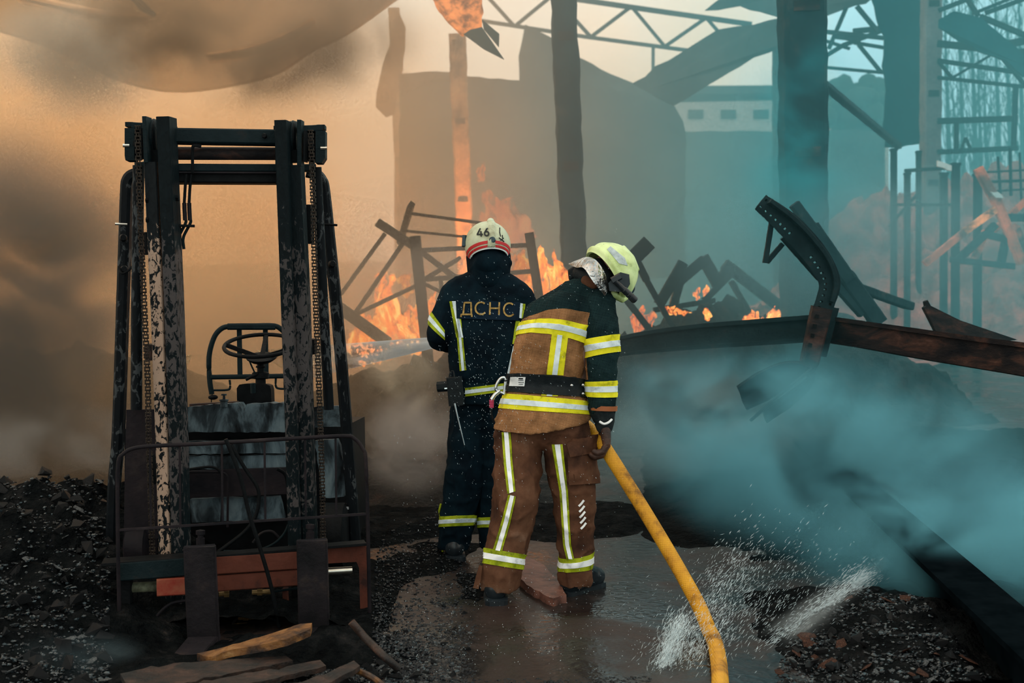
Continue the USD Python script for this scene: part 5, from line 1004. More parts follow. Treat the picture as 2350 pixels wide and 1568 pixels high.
# burnt frame behind the firefighter in navy
lattice('burnt_rack', 'burnt lattice rack standing in the flames behind the firefighter in navy', [
    ('post', 952, 542, 984, 842, 25), ('post', 1214, 534, 1238, 690, 21), ('crossbar', 962, 575, 1226, 562, 9), ('crossbar', 972, 642, 1230, 622, 10), ('brace', 966, 578, 1062, 650, 13, 0.25), ('brace', 976, 640, 1050, 596, 8, 0.4),
    ('brace', 974, 652, 1040, 684, 8, 0.2), ('stub', 1012, 642, 1013, 668, 8), ('foot_plate', 944, 826, 1014, 852, 28)], 11.2, MAT['steel'], 'rack', 0.09)
lattice('fallen_lattice', 'collapsed lattice of burnt bars leaning left of the burnt rack', [
    ('chord', 866, 510, 945, 562, 20), ('chord', 776, 704, 892, 788, 27), ('lattice_bar', 782, 676, 884, 536, 8), ('lattice_bar', 812, 724, 932, 548, 9), ('lattice_bar', 812, 724, 960, 654, 9), ('end_stub', 944, 470, 918, 556, 13, 1.0), ('tie_bar', 942, 490, 1105, 512, 5, 1.0), ('tie_bar', 930, 530, 1080, 545, 4, 1.0)], 11.8, MAT['steel'], 'lattice', 0.06)
# charred heap between the firefighters' heads and the widest column
lattice('charred_frame', 'charred zigzag timbers burning low beyond the long beam', [
    ('timber', 1512, 700, 1568, 602, 24), ('timber', 1556, 648, 1616, 596, 24), ('timber', 1612, 590, 1650, 656, 26), ('timber', 1640, 662, 1672, 606, 16), ('timber', 1662, 606, 1800, 712, 24), ('timber', 1678, 646, 1732, 740, 10), ('timber', 1616, 690, 1684, 622, 14), ('timber', 1540, 720, 1562, 640, 18), ('timber', 1500, 712, 1640, 690, 12)], 13.6, MAT['steel'], 'frame', 0.14)
lattice('broken_strut', 'square ended dark strut sticking up right of the lime helmet', [
    ('strut', 1436, 610, 1490, 556, 36), ('strut', 1460, 596, 1484, 644, 16), ('strut', 1484, 644, 1542, 748, 12), ('strut', 1542, 746, 1566, 812, 12), ('strut', 1428, 676, 1496, 764, 14), ('strut', 1496, 762, 1520, 820, 14)], 12.9, MAT['steel'], 'strut', 0.10)

# bent perforated upright
def perforated(path_px, wpx, d, thick, holes):
    """bent steel strip with punched slots: rows of cells with the slots left open"""
    pts = spline(np.array(path_px, float), 8)
    L = np.concatenate([[0], np.cumsum(np.linalg.norm(np.diff(pts, axis=0), axis=1))])
    step = 5.0; n = int(L[-1] / step); s = np.linspace(0, L[-1], n + 1)
    c = np.stack([np.interp(s, L, pts[:, k]) for k in (0, 1)], 1); t = np.gradient(c, axis=0); t /= np.linalg.norm(t, axis=1, keepdims=True); nn = np.stack([-t[:, 1], t[:, 0]], 1)
    cols = np.array([-0.5, -0.34, -0.20, 0.12, 0.26, 0.5])
    w = np.interp(s, L, np.interp(np.linspace(0, 1, len(L)), np.linspace(0, 1, len(wpx)), wpx))
    grid = np.array([[P(*(c[i] + nn[i] * w[i] * q), d - 0.0012 * i + 0.05 * q * q) for q in cols] for i in range(n + 1)])
    V = grid.reshape(-1, 3); k = len(cols); F = []
    for i in range(n):
        for j in range(k - 1):
            if j in (1, 3) and i % 3 == 1 and holes(i / n, j): continue
            a = i * k + j; F += [[a, a + 1, a + k + 1], [a, a + k + 1, a + k]]
    F = np.array(F); tm = trimesh.Trimesh(V, F, process=False)
    if (np.array(tm.face_normals) @ FWD).mean() > 0: F = F[:, ::-1]
    return solidify((V, F), thick)
up = thing('bent_upright', 'bent perforated steel upright with a hooked top rising over the long beam', 'upright', at=P(1890, 830, 8.9))
obj(up, 'strip', perforated([(1745, 464), (1800, 508), (1848, 556), (1886, 606), (1904, 650), (1895, 690), (1885, 716)], [42, 58, 58, 52, 46, 44], 8.9, 0.05, lambda q, j: q < 0.32 or q > 0.5), MAT['steel_haze_tint'], 20)
obj(up, 'flange', sweep([P(x, y, 8.86) for x, y in spline([(1765, 462), (1815, 500), (1862, 548), (1900, 600), (1914, 650), (1906, 692)], 8)], chamfer(0.03, 0.12, 0.1), FWD), MAT['steel_haze_tint'], 20)
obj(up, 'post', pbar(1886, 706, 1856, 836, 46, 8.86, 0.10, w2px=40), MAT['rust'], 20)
obj(up, 'bracket', plate([(1893, 702), (1926, 708), (1918, 738), (1897, 820), (1872, 816), (1880, 760)], 8.98, 0.05), MAT['steel_haze_tint'], 20)
for k, z in enumerate(range(722, 822, 22)):
    obj(up, 'slot_lip', pbar(1880 - (z - 706) * 0.24, z, 1878 - (z - 706) * 0.24, z + 9, 8, 8.80, 0.012), MAT['black'])
obj(up, 'hanging_brace', pbar(1771, 508, 1756, 604, 11, 8.95, 0.04), MAT['steel_haze_tint']); obj(up, 'hanging_brace', pbar(1796, 560, 1760, 602, 11, 9.0, 0.04), MAT['steel_haze_tint']); obj(up, 'hanging_brace', pbar(1796, 545, 1880, 640, 12, 9.05, 0.04), MAT['steel_haze_tint'])
crp = thing('crumpled_channel', 'crumpled steel channel splayed under the bent upright', 'channel', at=P(1780, 900, 8.7))
def strip_between(a, b, d, thick, seed, mk):
    a, b = spline(np.array(a, float), 8), spline(np.array(b, float), 8); k = 5
    V = np.array([P(*(a[i] + (b[i] - a[i]) * s), d + 0.10 * math.sin(s * 3.1) + 0.004 * i) for i in range(len(a)) for s in np.linspace(0, 1, k)])
    V = V + FWD * ((meshkit.fbm(V * 5, 2, seed) - 0.5) * 0.10)[:, None]
    i, j = np.meshgrid(np.arange(len(a) - 1), np.arange(k - 1), indexing='ij'); q = (i * k + j).ravel()
    return solidify((V, np.concatenate([np.stack([q, q + 1, q + k + 1], -1), np.stack([q, q + k + 1, q + k], -1)])), thick)
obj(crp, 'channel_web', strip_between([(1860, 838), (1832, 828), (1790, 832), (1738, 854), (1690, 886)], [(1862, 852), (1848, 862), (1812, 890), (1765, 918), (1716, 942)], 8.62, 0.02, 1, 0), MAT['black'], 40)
obj(crp, 'channel_flange', strip_between([(1866, 846), (1845, 872), (1800, 905), (1750, 940)], [(1872, 866), (1858, 894), (1818, 932), (1760, 972)], 8.72, 0.02, 2, 0), MAT['steel_haze_tint'], 40)
obj(crp, 'channel_lip', tube(spline([P(1868, 842, 8.58), P(1836, 868, 8.58), P(1780, 914, 8.6), P(1722, 966, 8.64)], 6), 0.012, 6), MAT['steel_haze_tint'])
obj(crp, 'neck', pbar(1862, 826, 1846, 862, 34, 8.75, 0.08), MAT['steel_haze_tint'])
# struts behind it
lattice('fallen_strut', 'pair of fallen dark struts slanting down behind the bent upright', [
    ('strut', 1822, 468, 1870, 532, 22), ('strut', 1862, 520, 1948, 644, 32), ('strut', 1940, 632, 2018, 742, 36), ('strut', 1912, 648, 1978, 722, 17), ('strut', 1956, 656, 2086, 702, 18, 0.8)], 10.4, MAT['col_dark'], 'strut', 0.10)
# the long beam, buckled at the upright
def ibeam(name, top, bot, d0, d1, m, label):
    t, b = spline(np.array(top, float), 6), spline(np.array(bot, float), 6); n = len(t)
    th = thing(name, label, 'beam', at=P(*((t[n // 2] + b[n // 2]) / 2), (d0 + d1) / 2))
    d = np.linspace(d0, d1, n)
    T = np.array([P(*t[i], d[i]) for i in range(n)]); Bm = np.array([P(*b[i], d[i]) for i in range(n)])
    h = np.linalg.norm(T[0] - Bm[0])
    for nm, q0, q1, dep in (('flange', 0.0, 0.16, 0.16), ('web', 0.12, 0.88, 0.07), ('flange', 0.84, 1.0, 0.16)):
        V = []
        for i in range(n):
            a, c = T[i] + (Bm[i] - T[i]) * q0, T[i] + (Bm[i] - T[i]) * q1; o = (0.16 - dep) / 2
            V += [a + FWD * o, c + FWD * o, c + FWD * (o + dep), a + FWD * (o + dep)]
        F = []
        for i in range(n - 1):
            for j in range(4):
                p, q = i * 4 + j, i * 4 + (j + 1) % 4; F += [[p, q, q + 4], [p, q + 4, p + 4]]
        F += [[0, 2, 1], [0, 3, 2], [4 * n - 4, 4 * n - 3, 4 * n - 2], [4 * n - 4, 4 * n - 2, 4 * n - 1]]
        tm = trimesh.Trimesh(np.array(V), np.array(F), process=False); tm.fix_normals()
        obj(th, nm, tm, m, 20)
    return th
lb_ = ibeam('steel_beam', [(1390, 780), (1480, 760), (1600, 744), (1730, 733), (1872, 722)], [(1390, 822), (1480, 812), (1600, 802), (1730, 794), (1872, 785)], 9.9, 9.1, MAT['steel_haze_tint'], 'long scorched beam running left from the bent upright to the firefighter in brown')
rb_ = ibeam('steel_beam', [(1890, 724), (1990, 738), (2120, 756), (2250, 774), (2380, 790), (2700, 834)], [(1888, 784), (1990, 800), (2120, 824), (2250, 846), (2380, 868), (2700, 926)], 9.06, 7.6, MAT['rust'], 'long rust streaked beam running right from the bent upright out of the picture')
single('metal_shard', plate([(2121, 706), (2126, 702), (2124, 692), (2129, 689), (2136, 702), (2205, 736), (2335, 780), (2300, 784), (2150, 764)], 8.95, 0.06), MAT['rust'], 'pointed torn metal shard sticking up behind the rust streaked beam', 'shard', smooth=20)
# the beam that lies across the floor
def floor_beam():
    a, b = G(1752, 952, 0.14), G(2420, 1600, 0.14); n = 14
    th = thing('floor_beam', 'dark steel beam lying slantwise on the floor in blue smoke at the lower right', 'beam', at=(a + b) / 2 * (1, 1, 0))
    ax = nrm(b - a); s = nrm(np.cross(ax, (0, 0, 1)))
    for nm, z0, z1, w in (('flange', 0.0, 0.025, 0.22), ('web', 0.02, 0.26, 0.03), ('flange', 0.25, 0.275, 0.22)):
        obj(th, nm, prism([(-w / 2, z0), (w / 2, z0), (w / 2, z1), (-w / 2, z1)], a * (1, 1, 0), b * (1, 1, 0), s, np.array([0, 0, 1.0])), MAT['beam'], 20)
MAT['beam'] = mat('sooty_floor_beam', [(0.35, (0.0015, 0.003, 0.004)), (0.7, (0.004, 0.007, 0.009))], scale=6, rough=0.8, spec=0.0, space='world')
floor_beam()

# ---- at the right edge: burnt posts and a burning heap
for k, (x, y0, y1, w, d, lab) in enumerate([(2051, 345, 575, 13, 19, 'burnt upright post under the hanging blue sheet'), (2082, 400, 575, 12, 18.5, 'burnt upright post just left of the smooth grey column'), (2108, 350, 585, 10, 19.5, 'thin burnt post touching the smooth grey column'),
                                   (2166, 400, 560, 15, 18, 'burnt post just right of the smooth grey column'), (2193, 378, 545, 17, 17.6, 'thick burnt post topped level, right of the grey column'), (2244, 402, 512, 17, 17.4, 'short burnt post behind the crossed glowing timbers')]):
    c = P(x, y1, d); c0 = c * (1, 1, 0)
    t = thing('burnt_post', lab, 'post', at=c0)
    obj(t, 'post', bar(P(x, y0, d), c0, PX(w, d), 0.09), MAT['col_dark'], 20); obj(t, 'cap', bar(P(x - w * 0.6, y0 - 1, d), P(x + w * 0.6, y0 - 1, d), 0.03, 0.1), MAT['col_dark'], 20)
lattice('burnt_rail', 'thin burnt rails joining the posts beside the smooth grey column', [('rail', 2046, 470, 2200, 470, 5, -1.2), ('rail', 2078, 392, 2200, 384, 7, -0.9), ('rail', 2040, 520, 2110, 440, 6)], 18.8, MAT['col_dark'], 'rail', 0.05)
lattice('burning_timbers', 'heap of crossed glowing timbers at the right edge', [
    ('timber', 2244, 386, 2290, 470, 20, 0, MAT['ember']), ('timber', 2288, 466, 2345, 605, 20, 0, MAT['ember']), ('timber', 2286, 480, 2212, 532, 16, 0, MAT['ember_hot']), ('timber', 2216, 530, 2122, 606, 15, 0, MAT['ember']), ('timber', 2352, 462, 2282, 528, 12, 0.3, MAT['ember']),
    ('timber', 2284, 516, 2190, 604, 16), ('timber', 2270, 540, 2352, 560, 14, 0.2), ('timber', 2300, 500, 2366, 500, 16, 0.2), ('timber', 2262, 530, 2232, 606, 13, 0, MAT['ember']), ('timber', 2310, 540, 2296, 610, 12, 0.3), ('timber', 2330, 520, 2362, 606, 14, 0.3, MAT['ember']), ('timber', 2180, 596, 2330, 612, 12, -0.3)], 17, MAT['col_dark'], 'timbers', 0.13)
lattice('grate', 'burnt wire grate hanging over the glowing timbers at the right edge', [('wire', 2252, 396, 2362, 390, 4), ('wire', 2256, 418, 2362, 414, 6), ('wire', 2262, 440, 2362, 434, 4), ('wire', 2290, 360, 2296, 450, 5), ('wire', 2318, 340, 2320, 450, 6), ('wire', 2340, 350, 2344, 460, 4)], 18.2, MAT['col_dark'], 'grate', 0.03)
single('white_scrap', plate(rag([(2152, 368), (2184, 380), (2184, 392), (2152, 382)], 8, 0.6, 2), 17.5, 0.05), MAT['white'], 'white scrap of board beside the smooth grey column', 'board'); single('white_scrap', plate(rag([(2274, 440), (2290, 440), (2304, 455), (2286, 454)], 8, 0.8, 3), 16.9, 0.05), MAT['white'], 'small white scrap caught in the crossed glowing timbers', 'board')

# ------------------------------------------------------------------ heaps of rubble
def heap(label, x0, x1, y0, y1, hfun, step, m, seed, rough=0.10, name='rubble_heap'):
    xs, ys = np.arange(x0, x1 + 1e-6, step), np.arange(y0, y1 + 1e-6, step * 1.2)
    X, Y = np.meshgrid(xs, ys, indexing='ij'); H = hfun(X, Y)
    p = np.stack([X, Y, X * 0], -1)
    env = np.clip(H / 0.25, 0, 1)
    lum = meshkit.noise(p * (0.9 / max(rough, 0.02)), seed + 4)
    Z = H * (0.65 + 0.7 * meshkit.fbm(p * 2.2, 4, seed)) + env * rough * ((meshkit.fbm(p * 7, 3, seed + 2) - 0.5) * 1.6 + (lum > 0.62) * 0.35) - 0.03
    n = len(ys); V = np.stack([X + env * rough * 0.5 * (meshkit.noise(p * 9, seed + 5) - 0.5), Y, Z], -1).reshape(-1, 3)
    i, j = np.meshgrid(np.arange(len(xs) - 1), np.arange(n - 1), indexing='ij'); a = (i * n + j).ravel()
    F = np.concatenate([np.stack([a, a + n, a + n + 1], -1), np.stack([a, a + n + 1, a + 1], -1)])
    keep = (V[F][:, :, 2].max(1) > -0.015)
    F = F[keep]; u, inv = np.unique(F, return_inverse=True)
    heaps.append((x0, x1, y0, y1, xs, ys, Z))
    return single(name, (V[u], inv.reshape(-1, 3)), m, label, 'rubble', smooth=False, kind='stuff')
heaps = []
def bump(X, Y, cx, cy, rx, ry, h): return h * np.exp(-(((X - cx) / rx) ** 2 + ((Y - cy) / ry) ** 2))
def edge0(X, lo, hi): return np.clip((X - lo) / (hi - lo), 0, 1)
heap('black wet charcoal heap left of the forklift', -4.2, -1.28, 4.9, 8.6, lambda X, Y: (bump(X, Y, -2.9, 7.0, 1.3, 1.3, 0.50) + bump(X, Y, -2.6, 5.6, 1.0, 0.8, 0.16)) * (1 - edge0(X, -1.75, -1.3)), 0.028, MAT['ash'], 1, 0.09)
heap('smoking burnt mound in the background at the far left', -7.5, -2.2, 10.0, 15, lambda X, Y: bump(X, Y, -4.8, 12.4, 1.8, 1.5, 0.80) + bump(X, Y, -3.2, 11.6, 1.0, 1.2, 0.35), 0.07, MAT['burnt_brown'], 2, 0.16)
heap('burnt heap in the middle between the forklift and the firefighters', -2.6, 0.35, 8.3, 14.0, lambda X, Y: bump(X, Y, -1.0, 11.6, 1.25, 1.2, 0.62) + bump(X, Y, -0.4, 11.5, 0.6, 0.7, 0.22) + bump(X, Y, -0.9, 9.3, 0.9, 0.45, 0.22) + bump(X, Y, -0.2, 9.2, 0.5, 0.4, 0.12), 0.034, MAT['burnt_brown'], 3, 0.11)
heap('wide burning rubble heap beyond the long scorched beam', -0.4, 4.6, 11.0, 17, lambda X, Y: (bump(X, Y, 2.0, 13.3, 1.7, 1.0, 0.94) + bump(X, Y, 0.2, 14.5, 1.0, 1.3, 0.5) + bump(X, Y, 3.5, 14.5, 1.2, 1.2, 0.6)), 0.06, MAT['burnt_brown'], 4, 0.16)
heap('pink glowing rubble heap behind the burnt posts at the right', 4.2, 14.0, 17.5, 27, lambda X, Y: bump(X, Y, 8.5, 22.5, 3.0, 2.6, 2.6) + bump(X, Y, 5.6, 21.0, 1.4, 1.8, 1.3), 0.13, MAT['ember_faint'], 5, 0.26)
heap('black debris strewn across the floor in front of the forklift', -2.6, 0.1, 4.75, 5.98, lambda X, Y: 0.085 * edge0(X, -2.6, -2.2) * (1 - edge0(X, -0.9, -0.1)) * (1.0 - 0.6 * edge0(Y, 5.45, 5.8)) + bump(X, Y, -0.75, 5.55, 0.2, 0.15, 0.10) + bump(X, Y, -1.15, 5.55, 0.12, 0.2, 0.08), 0.018, MAT['ash'], 6, 0.06)
heap('low ash drift on the floor between the forklift and the boots', -1.05, 0.05, 5.5, 7.6, lambda X, Y: 0.10 * np.clip(meshkit.fbm(np.stack([X * 2.2, Y * 1.4, X * 0], -1), 3, 77) - 0.24, 0, 1) * 2.2 * edge0(X, -1.05, -0.9) * (1 - edge0(X, -0.45, 0.05)) * edge0(Y, 5.5, 5.7), 0.018, MAT['ash'], 7, 0.05)
heap('dark debris bank on the floor under blue smoke at the right', 0.75, 3.8, 4.9, 9.0, lambda X, Y: 0.34 * edge0(X, 0.8, 2.0) * np.clip(meshkit.fbm(np.stack([X * 1.3, Y * 1.3, X * 0], -1), 3, 78) - 0.34, 0, 1) + bump(X, Y, 2.1, 5.5, 0.8, 0.5, 0.10) * edge0(X, 0.9, 1.6), 0.028, MAT['ash'], 8, 0.08)
heap('low black burnt litter covering the floor right of the hose', 0.55, 4.6, 7.2, 11.4, lambda X, Y: 0.10 * edge0(X - 0.12 * (Y - 7.2), 0.55, 1.0) * edge0(Y, 7.2, 7.8) * (0.6 + 0.8 * meshkit.fbm(np.stack([X * 1.5, Y * 1.5, X * 0], -1), 3, 79)), 0.045, MAT['ash'], 10, 0.08)
heap('low black burnt litter covering the floor beyond the navy boots', -1.3, 1.0, 7.55, 8.6, lambda X, Y: 0.08 * edge0(Y + 0.15 * np.sin(X * 5), 7.55, 7.95) * edge0(X, -1.3, -1.1) * (1 - edge0(X, 0.7, 1.0)), 0.03, MAT['ash'], 11, 0.07)
heap('black wreckage heap inside and under the burnt forklift', -2.05, -0.62, 5.9, 7.0, lambda X, Y: 0.12 * edge0(X, -2.05, -1.85) * (1 - edge0(X, -0.86, -0.66)) * (1 - edge0(Y, 6.6, 7.0)), 0.022, MAT['ash'], 9, 0.10)
def ground_at(x, y):
    z = 0.0
    for x0, x1, y0, y1, xs, ys, Z in heaps:
        if x0 < x < x1 and y0 < y < y1:
            z = max(z, Z[min(len(xs) - 1, int((x - x0) / (xs[1] - xs[0]))), min(len(ys) - 1, int((y - y0) / (ys[1] - ys[0])))])
    return z

# pieces of charcoal, flakes and scraps that can be picked out one by one
rng = np.random.default_rng(21)
MAT['coal'] = mat('wet_charcoal', [(0.35, (0.003, 0.004, 0.005)), (0.6, (0.004, 0.005, 0.0065)), (0.80, (0.04, 0.046, 0.05))], scale=12, detail=6, rough=0.25, spec=0.22, bump=0.008, bscale=40)
MAT['ash_flake'] = mat('pale_ash_flake', [(0.35, (0.03, 0.032, 0.035)), (0.55, (0.13, 0.14, 0.145)), (0.75, (0.34, 0.35, 0.35))], scale=9, detail=6, rough=0.5, bump=0.006, bscale=30)
MAT['scorched_scrap'] = mat('scorched_scrap', [(0.35, (0.02, 0.012, 0.01)), (0.6, (0.10, 0.045, 0.03)), (0.78, (0.26, 0.13, 0.08))], scale=9, detail=6, rough=0.6, bump=0.006, bscale=30)
def lump(seed, flat):
    r = np.random.default_rng(seed)
    p = r.normal(size=(9, 3)); p /= np.linalg.norm(p, axis=1, keepdims=True); p *= r.uniform(0.6, 1.0, (9, 1)) * np.array([1, 0.75, flat])
    return arr(m3.Manifold.hull_points([tuple(q) for q in p]))
kinds = {}
for k in range(6): kinds['lump', k] = (lump(k, 0.6), MAT['coal'])
for k in range(4): kinds['flake', k] = (lump(20 + k, 0.16), MAT['ash_flake'])
for k in range(3): kinds['scrap', k] = (lump(40 + k, 0.13), MAT['scorched_scrap'])
paths = {}
for (kind, k), (m, mt) in kinds.items():
    q = f'/{kind}_shape_{k}'; stage.CreateClassPrim(q)
    usdkit.mesh(stage, q + '/piece', m, mt, False); paths[kind, k] = q
def scatter(kind, nk, name, label, category, group, spots, smin, smax):
    q = np.array([project((x, y, ground_at(x, y))) for x, y in spots]); zone = (*q.min(0), *q.max(0))
    for x, y in spots:
        k = int(rng.integers(nk)); s = rng.uniform(smin, smax)
        z = ground_at(x, y) + s * (0.35 if kind == 'lump' else 0.2)
        X = UsdGeom.Xform.Define(stage, numbered('/World', name))
        X.AddTranslateOp().Set(Gf.Vec3d(float(x), float(y), float(z))); X.AddRotateXYZOp().Set(Gf.Vec3f(float(rng.uniform(-35, 35)), float(rng.uniform(-35, 35)), float(rng.uniform(0, 360)))); X.AddScaleOp().Set(Gf.Vec3f(float(s)))
        X.GetPrim().GetReferences().AddInternalReference(paths[kind, k]); X.GetPrim().SetInstanceable(True)
        u, w = project((x, y, z)); u0, w0, u1, w1 = zone
        side = 'left' if u < u0 + (u1 - u0) / 3 else 'right' if u > u0 + (u1 - u0) * 2 / 3 else 'middle'
        row = 'upper' if w < w0 + (w1 - w0) / 3 else 'lower' if w > w0 + (w1 - w0) * 2 / 3 else 'centre'
        size = 'bigger' if s > (smin + smax) / 2 else 'smaller'
        where = f'{row} {side}' if row != 'centre' else f'mid {side}' if side != 'middle' else 'very middle'
        tag(X.GetPrim(), f'{size} {label}, {where} of them', category, f'{size} {group}, {where}')
def spots_px(n, poly):
    pg = Polygon(poly); x0, y0, x1, y1 = pg.bounds; out = []
    from shapely.geometry import Point
    while len(out) < n:
        x, y = rng.uniform(x0, x1), rng.uniform(y0, y1)
        if pg.contains(Point(x, y)): g = G(x, y, 0.1 if x > 1000 else 0.18); out.append((g[0], g[1]))
    return out
left_px, front_px, mid_px, right_px = [(0, 1130), (230, 1100), (255, 1300), (240, 1560), (0, 1560)], [(300, 1500), (560, 1510), (860, 1440), (1000, 1480), (960, 1560), (320, 1560)], [(860, 1380), (1040, 1330), (1090, 1400), (1050, 1520), (960, 1560), (880, 1480)], [(1800, 1440), (1950, 1330), (2100, 1400), (2300, 1560), (1760, 1565)]
scatter('lump', 6, 'charcoal_piece', 'charcoal lump on the heap left of the forklift', 'charcoal', 'charcoal lumps left of the forklift', spots_px(90, left_px), 0.03, 0.075)
scatter('lump', 6, 'charcoal_piece', 'charcoal lump in front of the forklift', 'charcoal', 'charcoal lumps before the forklift', spots_px(70, front_px), 0.02, 0.05)
scatter('lump', 6, 'charcoal_piece', 'charcoal lump on the floor left of the brown boots', 'charcoal', 'charcoal lumps on the floor', spots_px(50, mid_px), 0.012, 0.03)
scatter('lump', 6, 'charcoal_piece', 'charcoal lump on the lower right debris bank', 'charcoal', 'charcoal lumps at the lower right', spots_px(60, right_px), 0.02, 0.05)
scatter('flake', 4, 'ash_flake', 'pale flake of ash on the heap left of the forklift', 'ash', 'ash flakes left of the forklift', spots_px(45, left_px), 0.025, 0.055)
scatter('flake', 4, 'ash_flake', 'pale flake of ash in front of the forklift', 'ash', 'ash flakes before the forklift', spots_px(40, front_px), 0.015, 0.035)
scatter('flake', 4, 'ash_flake', 'pale flake of ash at the lower right', 'ash', 'ash flakes at the lower right', spots_px(26, right_px), 0.02, 0.04)
scatter('scrap', 3, 'burnt_scrap', 'brown scrap on the lower right debris bank', 'scrap', 'scorched scraps at the lower right', spots_px(22, right_px), 0.03, 0.07)
scatter('scrap', 3, 'burnt_scrap', 'brown scrap in front of the forklift', 'scrap', 'scorched scraps before the forklift', spots_px(14, front_px), 0.02, 0.045)
# finer crumbs that nobody could count
def crumbs(name, label, n, polys, smin, smax, material, seed):
    r = np.random.default_rng(seed); out = []
    base = trimesh.creation.icosahedron(); bv, bf = np.array(base.vertices), np.array(base.faces)
    Vs, Fs, k = [], [], 0
    for poly in polys:
        pts = np.array(spots_px(n // len(polys), poly))
        for x, y in pts:
            s = r.uniform(smin, smax); q = bv * r.uniform(0.5, 1.0, (12, 1)) * np.array([1, r.uniform(0.5, 1), r.uniform(0.3, 0.8)]) * s
            a = r.uniform(0, 6.28); q = q @ np.array([[math.cos(a), -math.sin(a), 0], [math.sin(a), math.cos(a), 0], [0, 0, 1]])
            Vs.append(q + (x, y, ground_at(x, y) + s * 0.3)); Fs.append(bf + k); k += 12
    single(name, (np.vstack(Vs), np.vstack(Fs)), material, label, 'debris', smooth=False, kind='stuff')
crumbs('charcoal_crumbs', 'fine black charcoal crumbs strewn over the heaps and the floor', 18000, [left_px, front_px, mid_px, right_px, [(860, 1180), (1020, 1130), (1100, 1330), (1090, 1500), (980, 1560), (860, 1420)], [(850, 1300), (1090, 1290), (1060, 1400), (1100, 1560), (860, 1568)], [(300, 1490), (820, 1470), (980, 1568), (300, 1568)], [(1000, 1510), (1500, 1500), (1460, 1568), (980, 1568)]], 0.004, 0.016, MAT['coal'], 5)
crumbs('ash_crumbs', 'fine pale ash specks strewn over the charcoal', 2200, [left_px, front_px, mid_px, right_px], 0.002, 0.008, MAT['ash_flake'], 6)

MAT['glint'] = mat('wet_glinting_flake', [(0.35, (0.008, 0.012, 0.014)), (0.6, (0.02, 0.028, 0.033)), (0.8, (0.10, 0.125, 0.135))], scale=30, rough=0.18, spec=0.5, space='world')
crumbs('charcoal_flakes', 'wet glinting flakes of charcoal scattered over the black heaps', 3400, [left_px, left_px, front_px, mid_px, right_px], 0.005, 0.017, MAT['glint'], 7)
# planks and boards
MAT['wood'] = mat('scorched_plank', [(0.36, (0.006, 0.004, 0.004)), (0.48, (0.055, 0.024, 0.009)), (0.60, (0.17, 0.072, 0.02)), (0.75, (0.30, 0.16, 0.06))], scale=9, detail=7, rough=0.45, spec=0.4, stretch=(1, 1, 1), bump=0.004, bscale=40, space='world', distortion=0.6)
MAT['wood_dark'] = mat('charred_board', [(0.40, (0.003, 0.003, 0.003)), (0.54, (0.020, 0.011, 0.008)), (0.72, (0.075, 0.038, 0.027))], scale=7, detail=8, rough=0.5, spec=0.35, bump=0.005, bscale=35, space='world', distortion=0.5)
def board(name, poly, z, thick, m, label, cat_='board', tilt=None):
    """flat board lying on debris: a pixel outline carried down to a height"""
    pg = Polygon(poly).buffer(0); pts, f = trimesh.creation.triangulate_polygon(pg, engine='earcut')
    top = np.array([G(x, y, z if tilt is None else tilt(x, y)) for x, y in pts]); V = np.vstack([top, top - (0, 0, thick)]); n = len(pts)
    ring = list(np.array(pg.exterior.coords)[:-1]); idx = [int(np.argmin(((pts - r) ** 2).sum(1))) for r in ring]
    S = []
    for a, b in zip(idx, idx[1:] + idx[:1]): S += [[a, b, b + n], [a, b + n, a + n]]
    tm = trimesh.Trimesh(V, np.vstack([f, f[:, ::-1] + n, S]), process=False); tm.fix_normals()
    return single(name, tm, m, label, cat_, smooth=20)
board('plank', rag([(452, 1500), (520, 1484), (610, 1458), (690, 1432), (716, 1430), (712, 1444), (660, 1466), (600, 1480), (540, 1490), (480, 1508)], 14, 0.8, 1), 0.13, 0.03, MAT['wood'], 'orange brown split plank lying across the foot of the forklift', 'plank', tilt=lambda x, y: 0.12 + (x - 450) * 0.0004)
single('stick', tube(spline([G(806, 1428, 0.22), G(840, 1466, 0.15), G(880, 1505, 0.12), G(915, 1536, 0.06)], 6), 0.017, 7), MAT['wood_dark'], 'thin brown stick leaning on the debris right of the forklift', 'stick', smooth=40)
single('stick', tube(spline([G(802, 1536, 0.09), G(836, 1546, 0.09), G(870, 1566, 0.07), G(900, 1600, 0.05)], 6), 0.013, 7), MAT['wood'], 'short orange brown stick at the bottom edge right of the forklift', 'stick', smooth=40)
MAT['red_board'] = mat('reddish_board', [(0.36, (0.03, 0.014, 0.011)), (0.50, (0.125, 0.052, 0.038)), (0.72, (0.20, 0.09, 0.065))], scale=7, detail=8, rough=0.5, spec=0.35, bump=0.004, bscale=40, space='world', distortion=0.5)
board('board', rag([(276, 1546), (400, 1522), (560, 1512), (655, 1505), (672, 1516), (560, 1540), (430, 1566), (300, 1590)], 18, 1.5, 2), 0.125, 0.025, MAT['wood_dark'], 'wide charred board lying flat in front of the left fork')
board('board', rag([(430, 1572), (600, 1540), (735, 1515), (748, 1528), (620, 1560), (450, 1598)], 18, 1.5, 3), 0.125, 0.02, MAT['wood_dark'], 'narrow charred board lying between the two forks')
board('board', rag([(640, 1578), (745, 1548), (812, 1516), (826, 1528), (760, 1566), (660, 1606)], 18, 1.5, 4), 0.12, 0.02, MAT['wood_dark'], 'charred board lying beyond the right fork at the bottom edge')
board('board', rag([(1184, 1286), (1212, 1280), (1248, 1296), (1282, 1334), (1300, 1366), (1270, 1374), (1226, 1354), (1194, 1328)], 10, 1.2, 5), 0.05, 0.05, MAT['red_board'], 'broken reddish board lying between the brown boots')
